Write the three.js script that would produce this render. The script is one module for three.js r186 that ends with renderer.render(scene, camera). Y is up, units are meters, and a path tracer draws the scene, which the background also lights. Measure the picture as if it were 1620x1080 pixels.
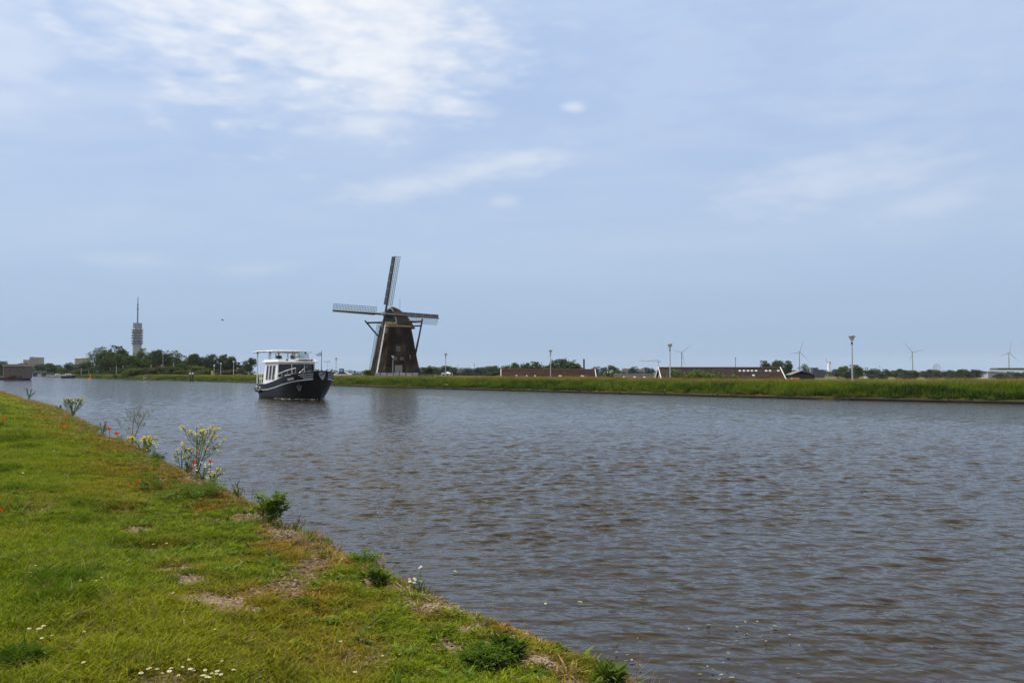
import * as THREE from 'three';
import { mergeGeometries } from 'three/addons/utils/BufferGeometryUtils.js';
import { MarchingCubes } from 'three/addons/objects/MarchingCubes.js';
import { RoundedBoxGeometry } from 'three/addons/geometries/RoundedBoxGeometry.js';

// ---------------------------------------------------------------- camera, sky, sun, exposure
const scene = new THREE.Scene();
const F = 1260, EYE = 2.2, TILT = Math.atan(50 / F);             // focal length in photo pixels, eye above the water, upward tilt
const camera = new THREE.PerspectiveCamera(2 * Math.atan(540 / F) * 180 / Math.PI, 1024 / 682, 0.1, 20000);
camera.position.set(0, EYE, 0);
camera.rotation.x = TILT;
scene.add(camera);
const renderer = new THREE.WebGLRenderer({ antialias: true });
renderer.toneMapping = THREE.LinearToneMapping;
renderer.toneMappingExposure = 1.0;
renderer.shadowMap.enabled = true;

const SUN_AZ = -76, SUN_EL = 54;                                  // degrees: left of the view, high
const rad = (d) => d * Math.PI / 180;
const sunDir = new THREE.Vector3(Math.sin(rad(SUN_AZ)) * Math.cos(rad(SUN_EL)), Math.sin(rad(SUN_EL)), -Math.cos(rad(SUN_AZ)) * Math.cos(rad(SUN_EL)));
const sun = new THREE.DirectionalLight(new THREE.Color(1.0, 0.93, 0.83), 4.6);
sun.position.copy(sunDir).multiplyScalar(400);
sun.castShadow = true; sun.shadow.radius = 3; sun.shadow.mapSize.set(4096, 4096);
Object.assign(sun.shadow.camera, { left: -220, right: 220, top: 220, bottom: -220, near: 1, far: 1200 });
scene.add(sun, sun.target);
scene.fog = new THREE.FogExp2(new THREE.Color(0.80, 0.90, 1.0), 0.00006);

// ---------------------------------------------------------------- numbers
function rng(seed) { let a = seed >>> 0; return () => { a = (a + 0x6D2B79F5) >>> 0; let t = Math.imul(a ^ (a >>> 15), 1 | a); t = (t + Math.imul(t ^ (t >>> 7), 61 | t)) ^ t; return ((t ^ (t >>> 14)) >>> 0) / 4294967296; }; }
const hash2 = (x, y) => { let h = Math.imul(x, 374761393) + Math.imul(y, 668265263) | 0; h = Math.imul(h ^ (h >>> 13), 1274126177); return ((h ^ (h >>> 16)) >>> 0) / 4294967296; };
function noise(x, y) { const i = Math.floor(x), j = Math.floor(y); let u = x - i, v = y - j; u = u * u * u * (u * (u * 6 - 15) + 10); v = v * v * v * (v * (v * 6 - 15) + 10); const a = hash2(i, j), b = hash2(i + 1, j), c = hash2(i, j + 1), d = hash2(i + 1, j + 1); return a + (b - a) * u + (c - a) * v + (a - b - c + d) * u * v; }
function fbm(x, y, n) { let s = 0, a = 0.5, t = 0; for (let i = 0; i < n; i++) { s += a * noise(x, y); t += a; const q = x * 1.62 + y * 1.18 + 17.3; y = y * 1.62 - x * 1.18 + 5.1; x = q; a *= 0.5; } return s / t; }
const clamp = (x, a = 0, b = 1) => x < a ? a : x > b ? b : x;
const smooth = (a, b, x) => { const t = clamp((x - a) / (b - a)); return t * t * (3 - 2 * t); };
const mix = (a, b, t) => a + (b - a) * t;
const mix3 = (a, b, t) => [mix(a[0], b[0], t), mix(a[1], b[1], t), mix(a[2], b[2], t)];
function table(rows, x) { let i = 0; while (i < rows.length - 2 && x > rows[i + 1][0]) i++; const [x0, y0] = rows[i], [x1, y1] = rows[i + 1]; return y0 + (y1 - y0) * (x - x0) / (x1 - x0); }
const V = (x, y, z) => new THREE.Vector3(x, y, z);

// ---------------------------------------------------------------- the sky: hazy blue with a veil of high cloud, whiter warm cloud added overhead out of view
{
  const W = 4096, H = 2048, data = new Float32Array(W * H * 4);
  const clear = (el) => { const k = [[0, [0.345, 0.475, 0.655]], [3, [0.375, 0.51, 0.70]], [9, [0.44, 0.57, 0.78]], [20, [0.42, 0.555, 0.81]], [32, [0.40, 0.54, 0.80]], [90, [0.40, 0.54, 0.82]]]; let i = 0; while (i < k.length - 2 && el > k[i + 1][0]) i++; return mix3(k[i][1], k[i + 1][1], clamp((el - k[i][0]) / (k[i + 1][0] - k[i][0]))); };
  const puffs = [ // azimuth, elevation, half width, half height, turn (degrees), strength
    [-15, 27, 13, 7.5, 4, 1.12], [-10, 22, 7, 4, 0, 1.05], [-24, 26, 9, 5, -14, 0.75], [-10.5, 17.2, 3.6, 1.0, 8, 0.55], [-1.5, 14.6, 4.6, 1.0, 10, 0.5], [-7, 13.2, 4.2, 0.8, 9, 0.42], [-2.5, 20.6, 2.4, 0.7, 6, 0.4],
    [4.6, 18.6, 0.8, 0.4, 0, 0.6], [-33, 19, 2.6, 3.4, 0, 0.32], [-33, 25, 4, 2, 0, 0.4], [22, 13, 6, 1.7, 7, 0.34], [29, 22, 9, 6, 20, 0.16], [27.5, 10.8, 3, 0.8, 14, 0.22], [-0.5, 12.2, 1, 0.5, 10, 0.3], [-25.5, 7.3, 3, 0.5, 0, 0.16], [-18, 7, 3, 0.5, 5, 0.16], [12, 21, 8, 4, 0, 0.14],
  ];
  for (let row = 0; row < H; row++) {
    const el = ((row + 0.5) / H - 0.5) * 180, up = rad(el), cu = Math.cos(up), y = Math.sin(up), base = clear(Math.max(0, el));
    for (let col = 0; col < W; col++) {
      const o = (row * W + col) * 4;
      let r = base[0], g = base[1], b = base[2];
      if (el > 0) {
        const round = ((col + 0.5) / W - 0.5) * 2 * Math.PI, x = Math.cos(round) * cu, z = Math.sin(round) * cu, az = Math.atan2(x, -z) * 180 / Math.PI;
        const k = 1 / (y + 0.12), px = x * k, pz = z * k;
        const wx = fbm(px * 1.3 + 3.1, pz * 1.3, 2) - 0.5, veil = fbm(px * 0.8 + wx * 1.3 + 9, pz * 1.5 + wx + 4, 5), fine = fbm(px * 3.4 + wx * 3 + 31, pz * 10 + wx * 2, 5);
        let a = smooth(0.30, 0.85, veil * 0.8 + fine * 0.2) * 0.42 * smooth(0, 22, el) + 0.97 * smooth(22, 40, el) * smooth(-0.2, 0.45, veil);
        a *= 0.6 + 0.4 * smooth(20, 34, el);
        let c = 0;
        for (const [pa, pe, hw, hh, turn, s] of puffs) {
          const dx = az - pa, dy = el - pe; if (Math.abs(dx) > hw * 2.6 || Math.abs(dy) > hw * 2.6) continue;
          const ct = Math.cos(rad(turn)), st = Math.sin(rad(turn)), q = Math.hypot((dx * ct + dy * st) / hw, (dy * ct - dx * st) / hh);
          if (q < 2.6) { const f = fbm(az * 0.42 + dy * 0.35 + pa, el * 1.35 - dx * 0.12 + pe, 7); c = Math.max(c, s * smooth(-0.25, 1.35, 1.30 - q * 0.95 + (f - 0.5) * 1.35)); }
        }
        a = 1 - (1 - a) * (1 - c * 0.88);
        const lump = fbm(az * 0.8, el * 1.6, 4);
        const hi = smooth(24, 50, el), white = [mix(0.81, 0.88, hi) + 0.1 * lump, mix(0.84, 0.83, hi) + 0.1 * lump, mix(0.91, 0.75, hi) + 0.07 * lump];  // unseen cloud overhead is warmed so that the water reflects greyer
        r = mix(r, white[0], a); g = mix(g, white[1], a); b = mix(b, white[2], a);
        // the side towards the sun is brighter, as in any hazy sky
        const toSun = x * sunDir.x + y * sunDir.y + z * sunDir.z, glow = 0.30 * Math.pow(clamp(toSun), 6) + 0.07 * toSun;
        r *= 1 + glow; g *= 1 + glow * 0.96; b *= 1 + glow * 0.86;
      }
      data[o] = r; data[o + 1] = g; data[o + 2] = b; data[o + 3] = 1;
    }
  }
  const t = new THREE.DataTexture(data, W, H, THREE.RGBAFormat, THREE.FloatType);
  t.mapping = THREE.EquirectangularReflectionMapping; t.magFilter = THREE.LinearFilter; t.colorSpace = THREE.LinearSRGBColorSpace; t.needsUpdate = true;
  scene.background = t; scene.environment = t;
}

// ---------------------------------------------------------------- helpers
const used = {};
function numbered(n) { const k = used[n] = (used[n] ?? -1) + 1; return k ? n + '_' + String(k).padStart(3, '0') : n; }
function tag(o, label, category, group, kind) { o.userData = {}; if (label) o.userData.label = label; if (category) o.userData.category = category; if (group) o.userData.group = group; if (kind) o.userData.kind = kind; return o; }
function shade(o) { o.castShadow = o.receiveShadow = true; return o; }
function thing(name, label, category, pos, turn = 0, group) { const o = new THREE.Group(); o.name = numbered(name); if (pos) o.position.copy(pos); o.rotation.y = turn; tag(o, label, category, group); scene.add(o); return o; }
function part(name, geometry, m, parent, label) { const o = shade(new THREE.Mesh(geometry, m)); o.name = name; if (label) o.userData.label = label; parent.add(o); return o; }
function solo(name, geometry, m, label, category, group, kind) { const o = shade(new THREE.Mesh(geometry, m)); o.name = numbered(name); tag(o, label, category, group, kind); scene.add(o); return o; }
function copyOf(src, label, pos, turn, group) { const o = src.clone(); o.name = numbered(src.name.replace(/_\d{3}$/, '')); o.userData = { ...src.userData }; if (label) o.userData.label = label; if (group) o.userData.group = group; if (pos) o.position.copy(pos); if (turn !== undefined) o.rotation.y = turn; scene.add(o); return o; }
const C = (r, g, b) => new THREE.Color().setRGB(r, g, b);
function mat(color, roughness = 0.7, extra = {}) { const { metalness = 0, ...e } = extra; return new THREE.MeshPhysicalMaterial({ color: Array.isArray(color) ? C(...color) : color, roughness, metalness, side: THREE.DoubleSide, ...e }); }
const leafMat = (color, through = 0.35, extra = {}) => mat(color, 0.9, { transmission: through, thickness: 0, specularIntensity: 0.15, ...extra });

// the point that a photo pixel shows at a given depth along the view, or where its ray meets a level
function ray(px, py) { const u = (px - 810) / F, v = (540 - py) / F; return V(u, v * Math.cos(TILT) + Math.sin(TILT), -(Math.cos(TILT) - v * Math.sin(TILT))); }
function at(px, py, depth) { const r = ray(px, py); return r.multiplyScalar(depth / -r.z).add(V(0, EYE, 0)); }
function onLevel(px, py, h) { const r = ray(px, py); return r.multiplyScalar((h - EYE) / r.y).add(V(0, EYE, 0)); }

// geometry helpers: everything is non-indexed with position, normal, uv
const clean = (g) => { const n = g.index ? g.toNonIndexed() : g; for (const k of Object.keys(n.attributes)) if (!['position', 'normal', 'uv'].includes(k)) n.deleteAttribute(k); n.morphAttributes = {}; return n; };
const join = (list) => list.length === 1 ? clean(list[0]) : mergeGeometries(list.map(clean));
function box(cx, cy, cz, sx, sy, sz, r = 0) { const g = r ? new RoundedBoxGeometry(sx, sy, sz, 2, r) : new THREE.BoxGeometry(sx, sy, sz); return g.translate(cx, cy, cz); }
function aim(g, a, b) { const d = b.clone().sub(a), q = new THREE.Quaternion().setFromUnitVectors(V(0, 1, 0), d.clone().normalize()); g.applyQuaternion(q); return g.translate((a.x + b.x) / 2, (a.y + b.y) / 2, (a.z + b.z) / 2); }
const rod = (a, b, r0, r1 = r0, seg = 8) => aim(new THREE.CylinderGeometry(r1, r0, a.distanceTo(b), seg), a, b);
const beam = (a, b, w, t) => aim(new THREE.BoxGeometry(w, a.distanceTo(b), t), a, b);
function tube(points, r, seg = 6) { return new THREE.TubeGeometry(new THREE.CatmullRomCurve3(points), Math.max(4, points.length * 5), r, seg); }
function quads(list) { // flat quads from corner points
  const p = [], n = [], uv = []; const a = V(), b = V();
  for (const [A, B, Cc, D] of list) { a.subVectors(B, A); b.subVectors(D, A); a.cross(b).normalize(); for (const q of [A, B, Cc, A, Cc, D]) { p.push(q.x, q.y, q.z); n.push(a.x, a.y, a.z); } uv.push(0, 0, 1, 0, 1, 1, 0, 0, 1, 1, 0, 1); }
  return soup(p, n, uv);
}
function soup(p, n, uv, c) { const g = new THREE.BufferGeometry(); g.setAttribute('position', new THREE.Float32BufferAttribute(p, 3)); if (n) g.setAttribute('normal', new THREE.Float32BufferAttribute(n, 3)); if (uv) g.setAttribute('uv', new THREE.Float32BufferAttribute(uv, 2)); if (c) g.setAttribute('color', new THREE.Float32BufferAttribute(c, 3)); return g; }
function loft(rings, closed = false) { // rings of equal length -> smooth surface
  const m = rings[0].length, p = [], uv = [], idx = [];
  rings.forEach((ring, i) => ring.forEach((q, j) => { p.push(q.x, q.y, q.z); uv.push(j / (m - 1), i / (rings.length - 1)); }));
  for (let i = 0; i < rings.length - 1; i++) for (let j = 0; j < (closed ? m : m - 1); j++) { const a = i * m + j, b = i * m + (j + 1) % m, c = a + m, d = b + m; idx.push(a, b, d, a, d, c); }
  const g = soup(p, null, uv); g.setIndex(idx); g.computeVertexNormals(); return g;
}
function noiseTexture(size, f, srgb = true) { const d = new Uint8Array(size * size * 4); for (let j = 0; j < size; j++) for (let i = 0; i < size; i++) { const c = f(i / size, j / size), o = (j * size + i) * 4; d[o] = clamp(c[0]) * 255; d[o + 1] = clamp(c[1]) * 255; d[o + 2] = clamp(c[2]) * 255; d[o + 3] = 255; } const t = new THREE.DataTexture(d, size, size); t.wrapS = t.wrapT = THREE.RepeatWrapping; t.magFilter = THREE.LinearFilter; t.minFilter = THREE.LinearMipmapLinearFilter; t.colorSpace = srgb ? THREE.SRGBColorSpace : THREE.NoColorSpace; t.needsUpdate = true; return t; }
// noise that repeats every n cells
function tiled(x, y, n) { const i = Math.floor(x), j = Math.floor(y); let u = x - i, v = y - j; u = u * u * (3 - 2 * u); v = v * v * (3 - 2 * v); const m = (k) => ((k % n) + n) % n, a = hash2(m(i), m(j) + n * 7), b = hash2(m(i + 1), m(j) + n * 7), c = hash2(m(i), m(j + 1) + n * 7), d = hash2(m(i + 1), m(j + 1) + n * 7); return a + (b - a) * u + (c - a) * v + (a - b - c + d) * u * v; }
const tfbm = (u, v, n, oct) => { let s = 0, a = 0.5, t = 0; for (let i = 0; i < oct; i++) { s += a * tiled(u * n, v * n, n); t += a; n *= 2; a *= 0.55; } return s / t; };

// ---------------------------------------------------------------- where the canal runs: x of its two edges at a given depth
const LEFT = [[-60, 45.5], [0, 4.2], [4.68, 0.743], [5.4, 0.26], [6.13, -0.24], [7.43, -1.12], [9.65, -2.6], [12.96, -4.58], [22.7, -11.35], [41.2, -23.6], [84, -54], [6000, -4140]];
const RIGHT = [[-60, 122], [20, 65], [57.2, 36.7], [66, 26.7], [80.3, 14.7], [94, 3.7], [115.5, -13.8], [135, -29], [179, -58], [269, -130], [370, -203], [6000, -4095]];
const leftX = (d) => table(LEFT, d) + (d > 2 && d < 70 ? ((fbm(d * 0.55 + 11, 3.3, 3) - 0.5) * 0.6 + (noise(d * 3.3, 8.8) - 0.5) * 0.17) * smooth(2, 4, d) * smooth(70, 40, d) : 0), rightX = (d) => Math.max(table(RIGHT, d), leftX(d) + 45);
const MILL = at(625, 590, 171); MILL.y = 1.25;
const toEdge = 0.80;                                              // metres across the bank per metre of x
function landRight(e, x, d) { // height e metres behind the far water edge
  const rise = e < 0.3 ? 0.22 : mix(0.25, 1.14, smooth(0.2, 5.5, e));
  const polder = smooth(17, 30, e) * smooth(-24, -4, x - (d - 120) * 0.12) + smooth(120, 260, e);
  const mound = 1 - smooth(22, 40, Math.hypot(x - MILL.x, -d - MILL.z));
  return rise - 3.2 * clamp(polder) * (1 - mound) + 0.12 * (noise(x * 0.3, d * 0.3) - 0.5) * smooth(0.3, 2, e);
}
function landLeft(e, x, d) {
  const far = smooth(0.05, 0.35, e), h = mix(0.30, 0.40, far) + 0.2 * smooth(0.3, 3.2, e);
  const rough = 1 - smooth(0.5, 2.2, e);
  return h + (fbm(x * 0.9, d * 0.9, 3) - 0.5) * 0.10 * smooth(0.1, 1, e) + (noise(x * 6, d * 6) - 0.5) * (0.025 + 0.05 * rough) * smooth(0.02, 0.2, e) + (noise(x * 17, d * 17) - 0.5) * 0.014;
}
function land(x, z) { const d = -z, l = leftX(d), r = rightX(d); return x < l ? landLeft((l - x) * 0.82, x, d) : x > r ? landRight((x - r) * toEdge, x, d) : -1.4; }

// bare earth and colour of the mown bank
function bare(x, d) {
  const e = (leftX(d) - x) * 0.82;
  let b = smooth(0.70, 0.86, fbm(x * 1.1 + 7, d * 0.75, 4) + 0.06) * 0.9;
  for (const [px, pz, rx, rz] of SPOTS) { const q = Math.hypot((x - px) / rx, (d - pz) / rz); b = Math.max(b, smooth(1.55, 0.5, q + (fbm(x * 4, d * 4, 4) - 0.5) * 2.4)); }
  const edge = smooth(d < 10 ? 0.72 : 0.62, 0.05, e + (fbm(x * 1.5, d * 1.5, 4) - 0.44) * 1.9) * 0.95;
  return clamp(Math.max(b * smooth(14, 8, d), edge));
}
const SPOTS = [[285, 893, 28, 15], [338, 940, 46, 17], [242, 860, 20, 8], [300, 905, 22, 8], [400, 955, 14, 7], [590, 893, 12, 3], [640, 890, 14, 4], [655, 925, 10, 3], [700, 930, 20, 7], [715, 985, 18, 6], [200, 800, 10, 4], [210, 830, 18, 5], [900, 1045, 22, 6], [800, 995, 22, 6], [690, 932, 16, 5], [735, 958, 16, 5], [790, 982, 18, 5], [850, 1010, 20, 5], [905, 1036, 22, 5], [965, 1068, 26, 6]].map(([px, py, rx, ry]) => { const c = onLevel(px, py, 0.55), a = onLevel(px + rx, py, 0.55), b = onLevel(px, py - ry, 0.55); return [c.x, -c.z, Math.abs(a.x - c.x) + 0.02, Math.abs(b.z - c.z) + 0.03]; });

// ---------------------------------------------------------------- the ground: one sheet, both banks, the bed of the canal
{
  const ds = []; for (let d = -60; d < 2; d += 4) ds.push(d); for (let d = 2; d < 14; d += 0.075) ds.push(d); for (let d = 14; d < 6200; d *= d < 120 ? 1.016 : 1.05) ds.push(d);
  const le = []; for (let e = 0; e < 0.4; e += 0.04) le.push(e); for (let e = 0.4; e < 7; e += 0.075) le.push(e); for (let e = 7; e < 5000; e *= 1.25) le.push(e);
  const re = [0, 0.02, 0.2, 0.3, 0.6, 1, 1.5, 2, 2.6, 3.3, 4, 4.8, 5.6, 7, 9, 12, 15, 18, 21, 24, 27, 30, 36, 45, 60, 80, 110, 150, 200, 260, 400, 700, 1200, 2200, 4200];
  const p = [], uv = [], col = [], idx = [], rows = [];
  for (const d of ds) {
    const l = leftX(d), r = rightX(d), row = [];
    const put = (x, y, c) => { row.push(p.length / 3); p.push(x, y, -d); uv.push(x / 1.7, d / 1.7); col.push(...c); };
    for (let k = le.length - 1; k >= 0; k--) {
      const e = le[k], x = l - e / 0.82, b = bare(x, d), g = fbm(x * 0.8, d * 0.8, 3);
      let c = mix3([0.060, 0.066, 0.010], [0.105, 0.085, 0.020], smooth(0.35, 0.7, g));
      c = mix3(c, [0.175, 0.125, 0.085], b);
      if (e < 0.3) c = mix3([0.10, 0.075, 0.055], c, smooth(0, 0.3, e));
      put(x, landLeft(e, x, d), c);
    }
    put(l + 0.05, -0.05, [0.07, 0.055, 0.04]); put(l + 0.5, -1.2, [0.05, 0.04, 0.03]); put(l + 4, -1.9, [0.05, 0.04, 0.03]); put(r - 4, -1.9, [0.05, 0.04, 0.03]); put(r - 0.12, -0.9, [0.05, 0.04, 0.03]);
    for (const e of re) { const x = r + e / toEdge; const f = fbm(x * 0.05, d * 0.05, 3); const c = e < 1 ? [0.075, 0.062, 0.024] : mix3([0.085, 0.10, 0.025], [0.13, 0.125, 0.05], f); put(x, landRight(e, x, d), c); }
    rows.push(row);
  }
  for (let i = 0; i < rows.length - 1; i++) for (let j = 0; j < rows[0].length - 1; j++) { const a = rows[i][j], b = rows[i][j + 1], c = rows[i + 1][j], d = rows[i + 1][j + 1]; idx.push(a, b, d, a, d, c); }
  const g = soup(p, null, uv, col); g.setIndex(idx); g.computeVertexNormals();
  const grain = noiseTexture(512, (u, v) => { const a = tfbm(u, v, 8, 6), b = tfbm(u + 0.37, v, 40, 3), k = 0.55 + 0.75 * (a * 0.6 + b * 0.4); return [k, k, k * 0.98]; });
  const m = mat([1, 1, 1], 0.95, { vertexColors: true, map: grain, bumpMap: grain, bumpScale: 0.02, specularIntensity: 0.3 });
  solo('ground', g, m, 'canal banks and flat polder land running to the horizon', null, null, 'structure');
}

// ---------------------------------------------------------------- water: a wind-ruffled sheet
const waves = [];
{
  const R = rng(77);
  for (let i = 0; i < 74; i++) {
    const lam = 0.10 * Math.pow(1.5 / 0.10, Math.pow(i / 73, 0.92)), spread = (R() + R() + R() - 1.5) * 0.78, dir = 0.16 + spread;  // travels down the view, a little to the side
    const peak = Math.exp(-Math.pow(Math.log(lam / 0.26) / 0.66, 2)), slope = 0.034 * ((lam > 0.6 ? 0.16 : 0.30) + peak) * (0.6 + 0.8 * R());
    const k = 2 * Math.PI / lam;
    waves.push({ lam, kx: k * Math.sin(dir), kz: k * Math.cos(dir), a: slope / k, ph: R() * 6.2832 });
  }
}
{
  const rs = []; for (let r = 2.6; r < 170; r *= 1 + Math.max(0.0036, 0.0056 - r * 0.0001)) rs.push(r); for (let r = 170; r < 7000; r *= 1.03) rs.push(r);
  const az = []; const wide = rad(36.5); for (let a = -wide; a <= wide; a += wide * 2 / 860) az.push(a); for (let a = wide + 0.03; a < 2 * Math.PI - wide; a += 0.06) az.push(a); az.push(2 * Math.PI - wide);
  const p = [], uv = [], idx = [], ids = new Int32Array(rs.length * az.length).fill(-1);
  const sheltered = (x, d) => smooth(0.0, 3.2, (x - leftX(d)) * 0.82) * 0.75 + 0.25;
  for (let i = 0; i < rs.length; i++) for (let j = 0; j < az.length; j++) {
    const r = rs[i], x = Math.sin(az[j]) * r, z = -Math.cos(az[j]) * r, d = -z;
    if (x < leftX(d) - 1.2 || x > rightX(d) + 1.5) continue;
    let h = 0;
    if (r < 170 && Math.abs(az[j]) <= wide + 0.001) {
      const cell = r * 0.0048 * 1.9, gust = (0.62 + 0.75 * smooth(0.3, 0.7, fbm(x * 0.07 + 3, d * 0.045, 3))) * sheltered(x, d);
      for (const w of waves) if (w.lam > cell) { const s = Math.sin(w.kx * x + w.kz * z + w.ph); h += w.a * (s + 0.3 * Math.cos(2 * (w.kx * x + w.kz * z + w.ph))) * gust * smooth(cell, cell * 1.6, w.lam); }
    }
    ids[i * az.length + j] = p.length / 3; p.push(x, h, z); uv.push(x / 5.3, z / 5.3);
  }
  for (let i = 0; i < rs.length - 1; i++) for (let j = 0; j < az.length - 1; j++) { const q = i * az.length + j, a = ids[q], b = ids[q + 1], c = ids[q + az.length], d = ids[q + az.length + 1]; if (a >= 0 && b >= 0 && c >= 0 && d >= 0) idx.push(a, b, d, a, d, c); }
  const g = soup(p, null, uv); g.setIndex(idx); g.computeVertexNormals();
  // ripples finer than the mesh, as slopes
  const N = 1024, R = rng(5), comps = [];
  for (let i = 0; i < 46; i++) { const lam = 0.05 * Math.pow(0.55 / 0.05, R()), dir = 0.16 + (R() + R() + R() - 1.5) * 1.25, k = 5.3 / lam, kx = Math.round(k * Math.sin(dir)), kz = Math.round(k * Math.cos(dir)) || 1; comps.push([kx, kz, (0.021 + 0.018 * R()) , R() * 6.2832]); }
  const d8 = new Uint8Array(N * N * 4), sn = new Float32Array(65536); for (let i = 0; i < 65536; i++) sn[i] = Math.cos(i / 65536 * 2 * Math.PI);
  for (let j = 0; j < N; j++) for (let i = 0; i < N; i++) {
    let sx = 0, sz = 0; const gust = 0.7 + 0.6 * tiled(i / N * 4, j / N * 4, 4);
    for (const [kx, kz, s, ph] of comps) { const L = Math.hypot(kx, kz), c = s * sn[((kx * i + kz * j) / N * 65536 + ph * 10430) & 65535]; sx += c * kx / L; sz += c * kz / L; }
    const nx = -sx * gust, nz = -sz * gust, l = 1 / Math.hypot(nx, nz, 1), o = (j * N + i) * 4;
    d8[o] = (nx * l * 0.5 + 0.5) * 255; d8[o + 1] = (nz * l * 0.5 + 0.5) * 255; d8[o + 2] = (l * 0.5 + 0.5) * 255; d8[o + 3] = 255;
  }
  const rip = new THREE.DataTexture(d8, N, N); rip.wrapS = rip.wrapT = THREE.RepeatWrapping; rip.magFilter = THREE.LinearFilter; rip.needsUpdate = true;
  const m = mat([0.022, 0.0165, 0.0085], 0.08, { ior: 1.33, specularIntensity: 0.82, normalMap: rip, normalScale: new THREE.Vector2(1, 1) });
  solo('water', g, m, 'grey-brown canal water ruffled by wind', null, null, 'structure');
}

// ---------------------------------------------------------------- grass of the near bank
const bladeMat = leafMat([1, 1, 1], 0.35, { vertexColors: true });
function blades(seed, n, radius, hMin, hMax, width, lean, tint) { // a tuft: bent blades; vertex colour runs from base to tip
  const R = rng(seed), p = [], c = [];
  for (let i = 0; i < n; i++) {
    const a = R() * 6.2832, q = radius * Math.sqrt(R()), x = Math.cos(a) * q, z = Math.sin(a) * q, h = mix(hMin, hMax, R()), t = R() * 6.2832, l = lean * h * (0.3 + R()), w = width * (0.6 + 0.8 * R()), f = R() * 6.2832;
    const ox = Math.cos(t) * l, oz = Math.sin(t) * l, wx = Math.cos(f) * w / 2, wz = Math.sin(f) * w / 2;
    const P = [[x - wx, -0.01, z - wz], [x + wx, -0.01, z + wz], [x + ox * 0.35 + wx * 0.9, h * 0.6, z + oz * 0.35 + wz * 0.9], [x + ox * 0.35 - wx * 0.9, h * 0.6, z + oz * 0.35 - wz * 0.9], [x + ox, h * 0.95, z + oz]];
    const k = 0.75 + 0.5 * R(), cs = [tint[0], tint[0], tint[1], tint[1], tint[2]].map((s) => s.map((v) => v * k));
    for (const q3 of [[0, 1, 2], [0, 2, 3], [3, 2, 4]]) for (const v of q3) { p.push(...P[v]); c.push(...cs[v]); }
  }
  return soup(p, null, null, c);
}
function scatter(name, label, geometry, m, list) { // one InstancedMesh of what nobody could count
  const o = new THREE.InstancedMesh(geometry, m, list.length), M4 = new THREE.Matrix4(), q = new THREE.Quaternion(), e = new THREE.Euler();
  list.forEach((s, i) => { q.setFromEuler(e.set(s[6] ?? 0, s[3], s[7] ?? 0)); M4.compose(V(s[0], s[1], s[2]), q, V(s[4], s[5], s[4])); o.setMatrixAt(i, M4); if (s[8]) o.setColorAt(i, C(...s[8])); });
  o.name = name; shade(o); tag(o, label, name.split('_').pop(), null, 'stuff'); scene.add(o); return o;
}
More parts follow.
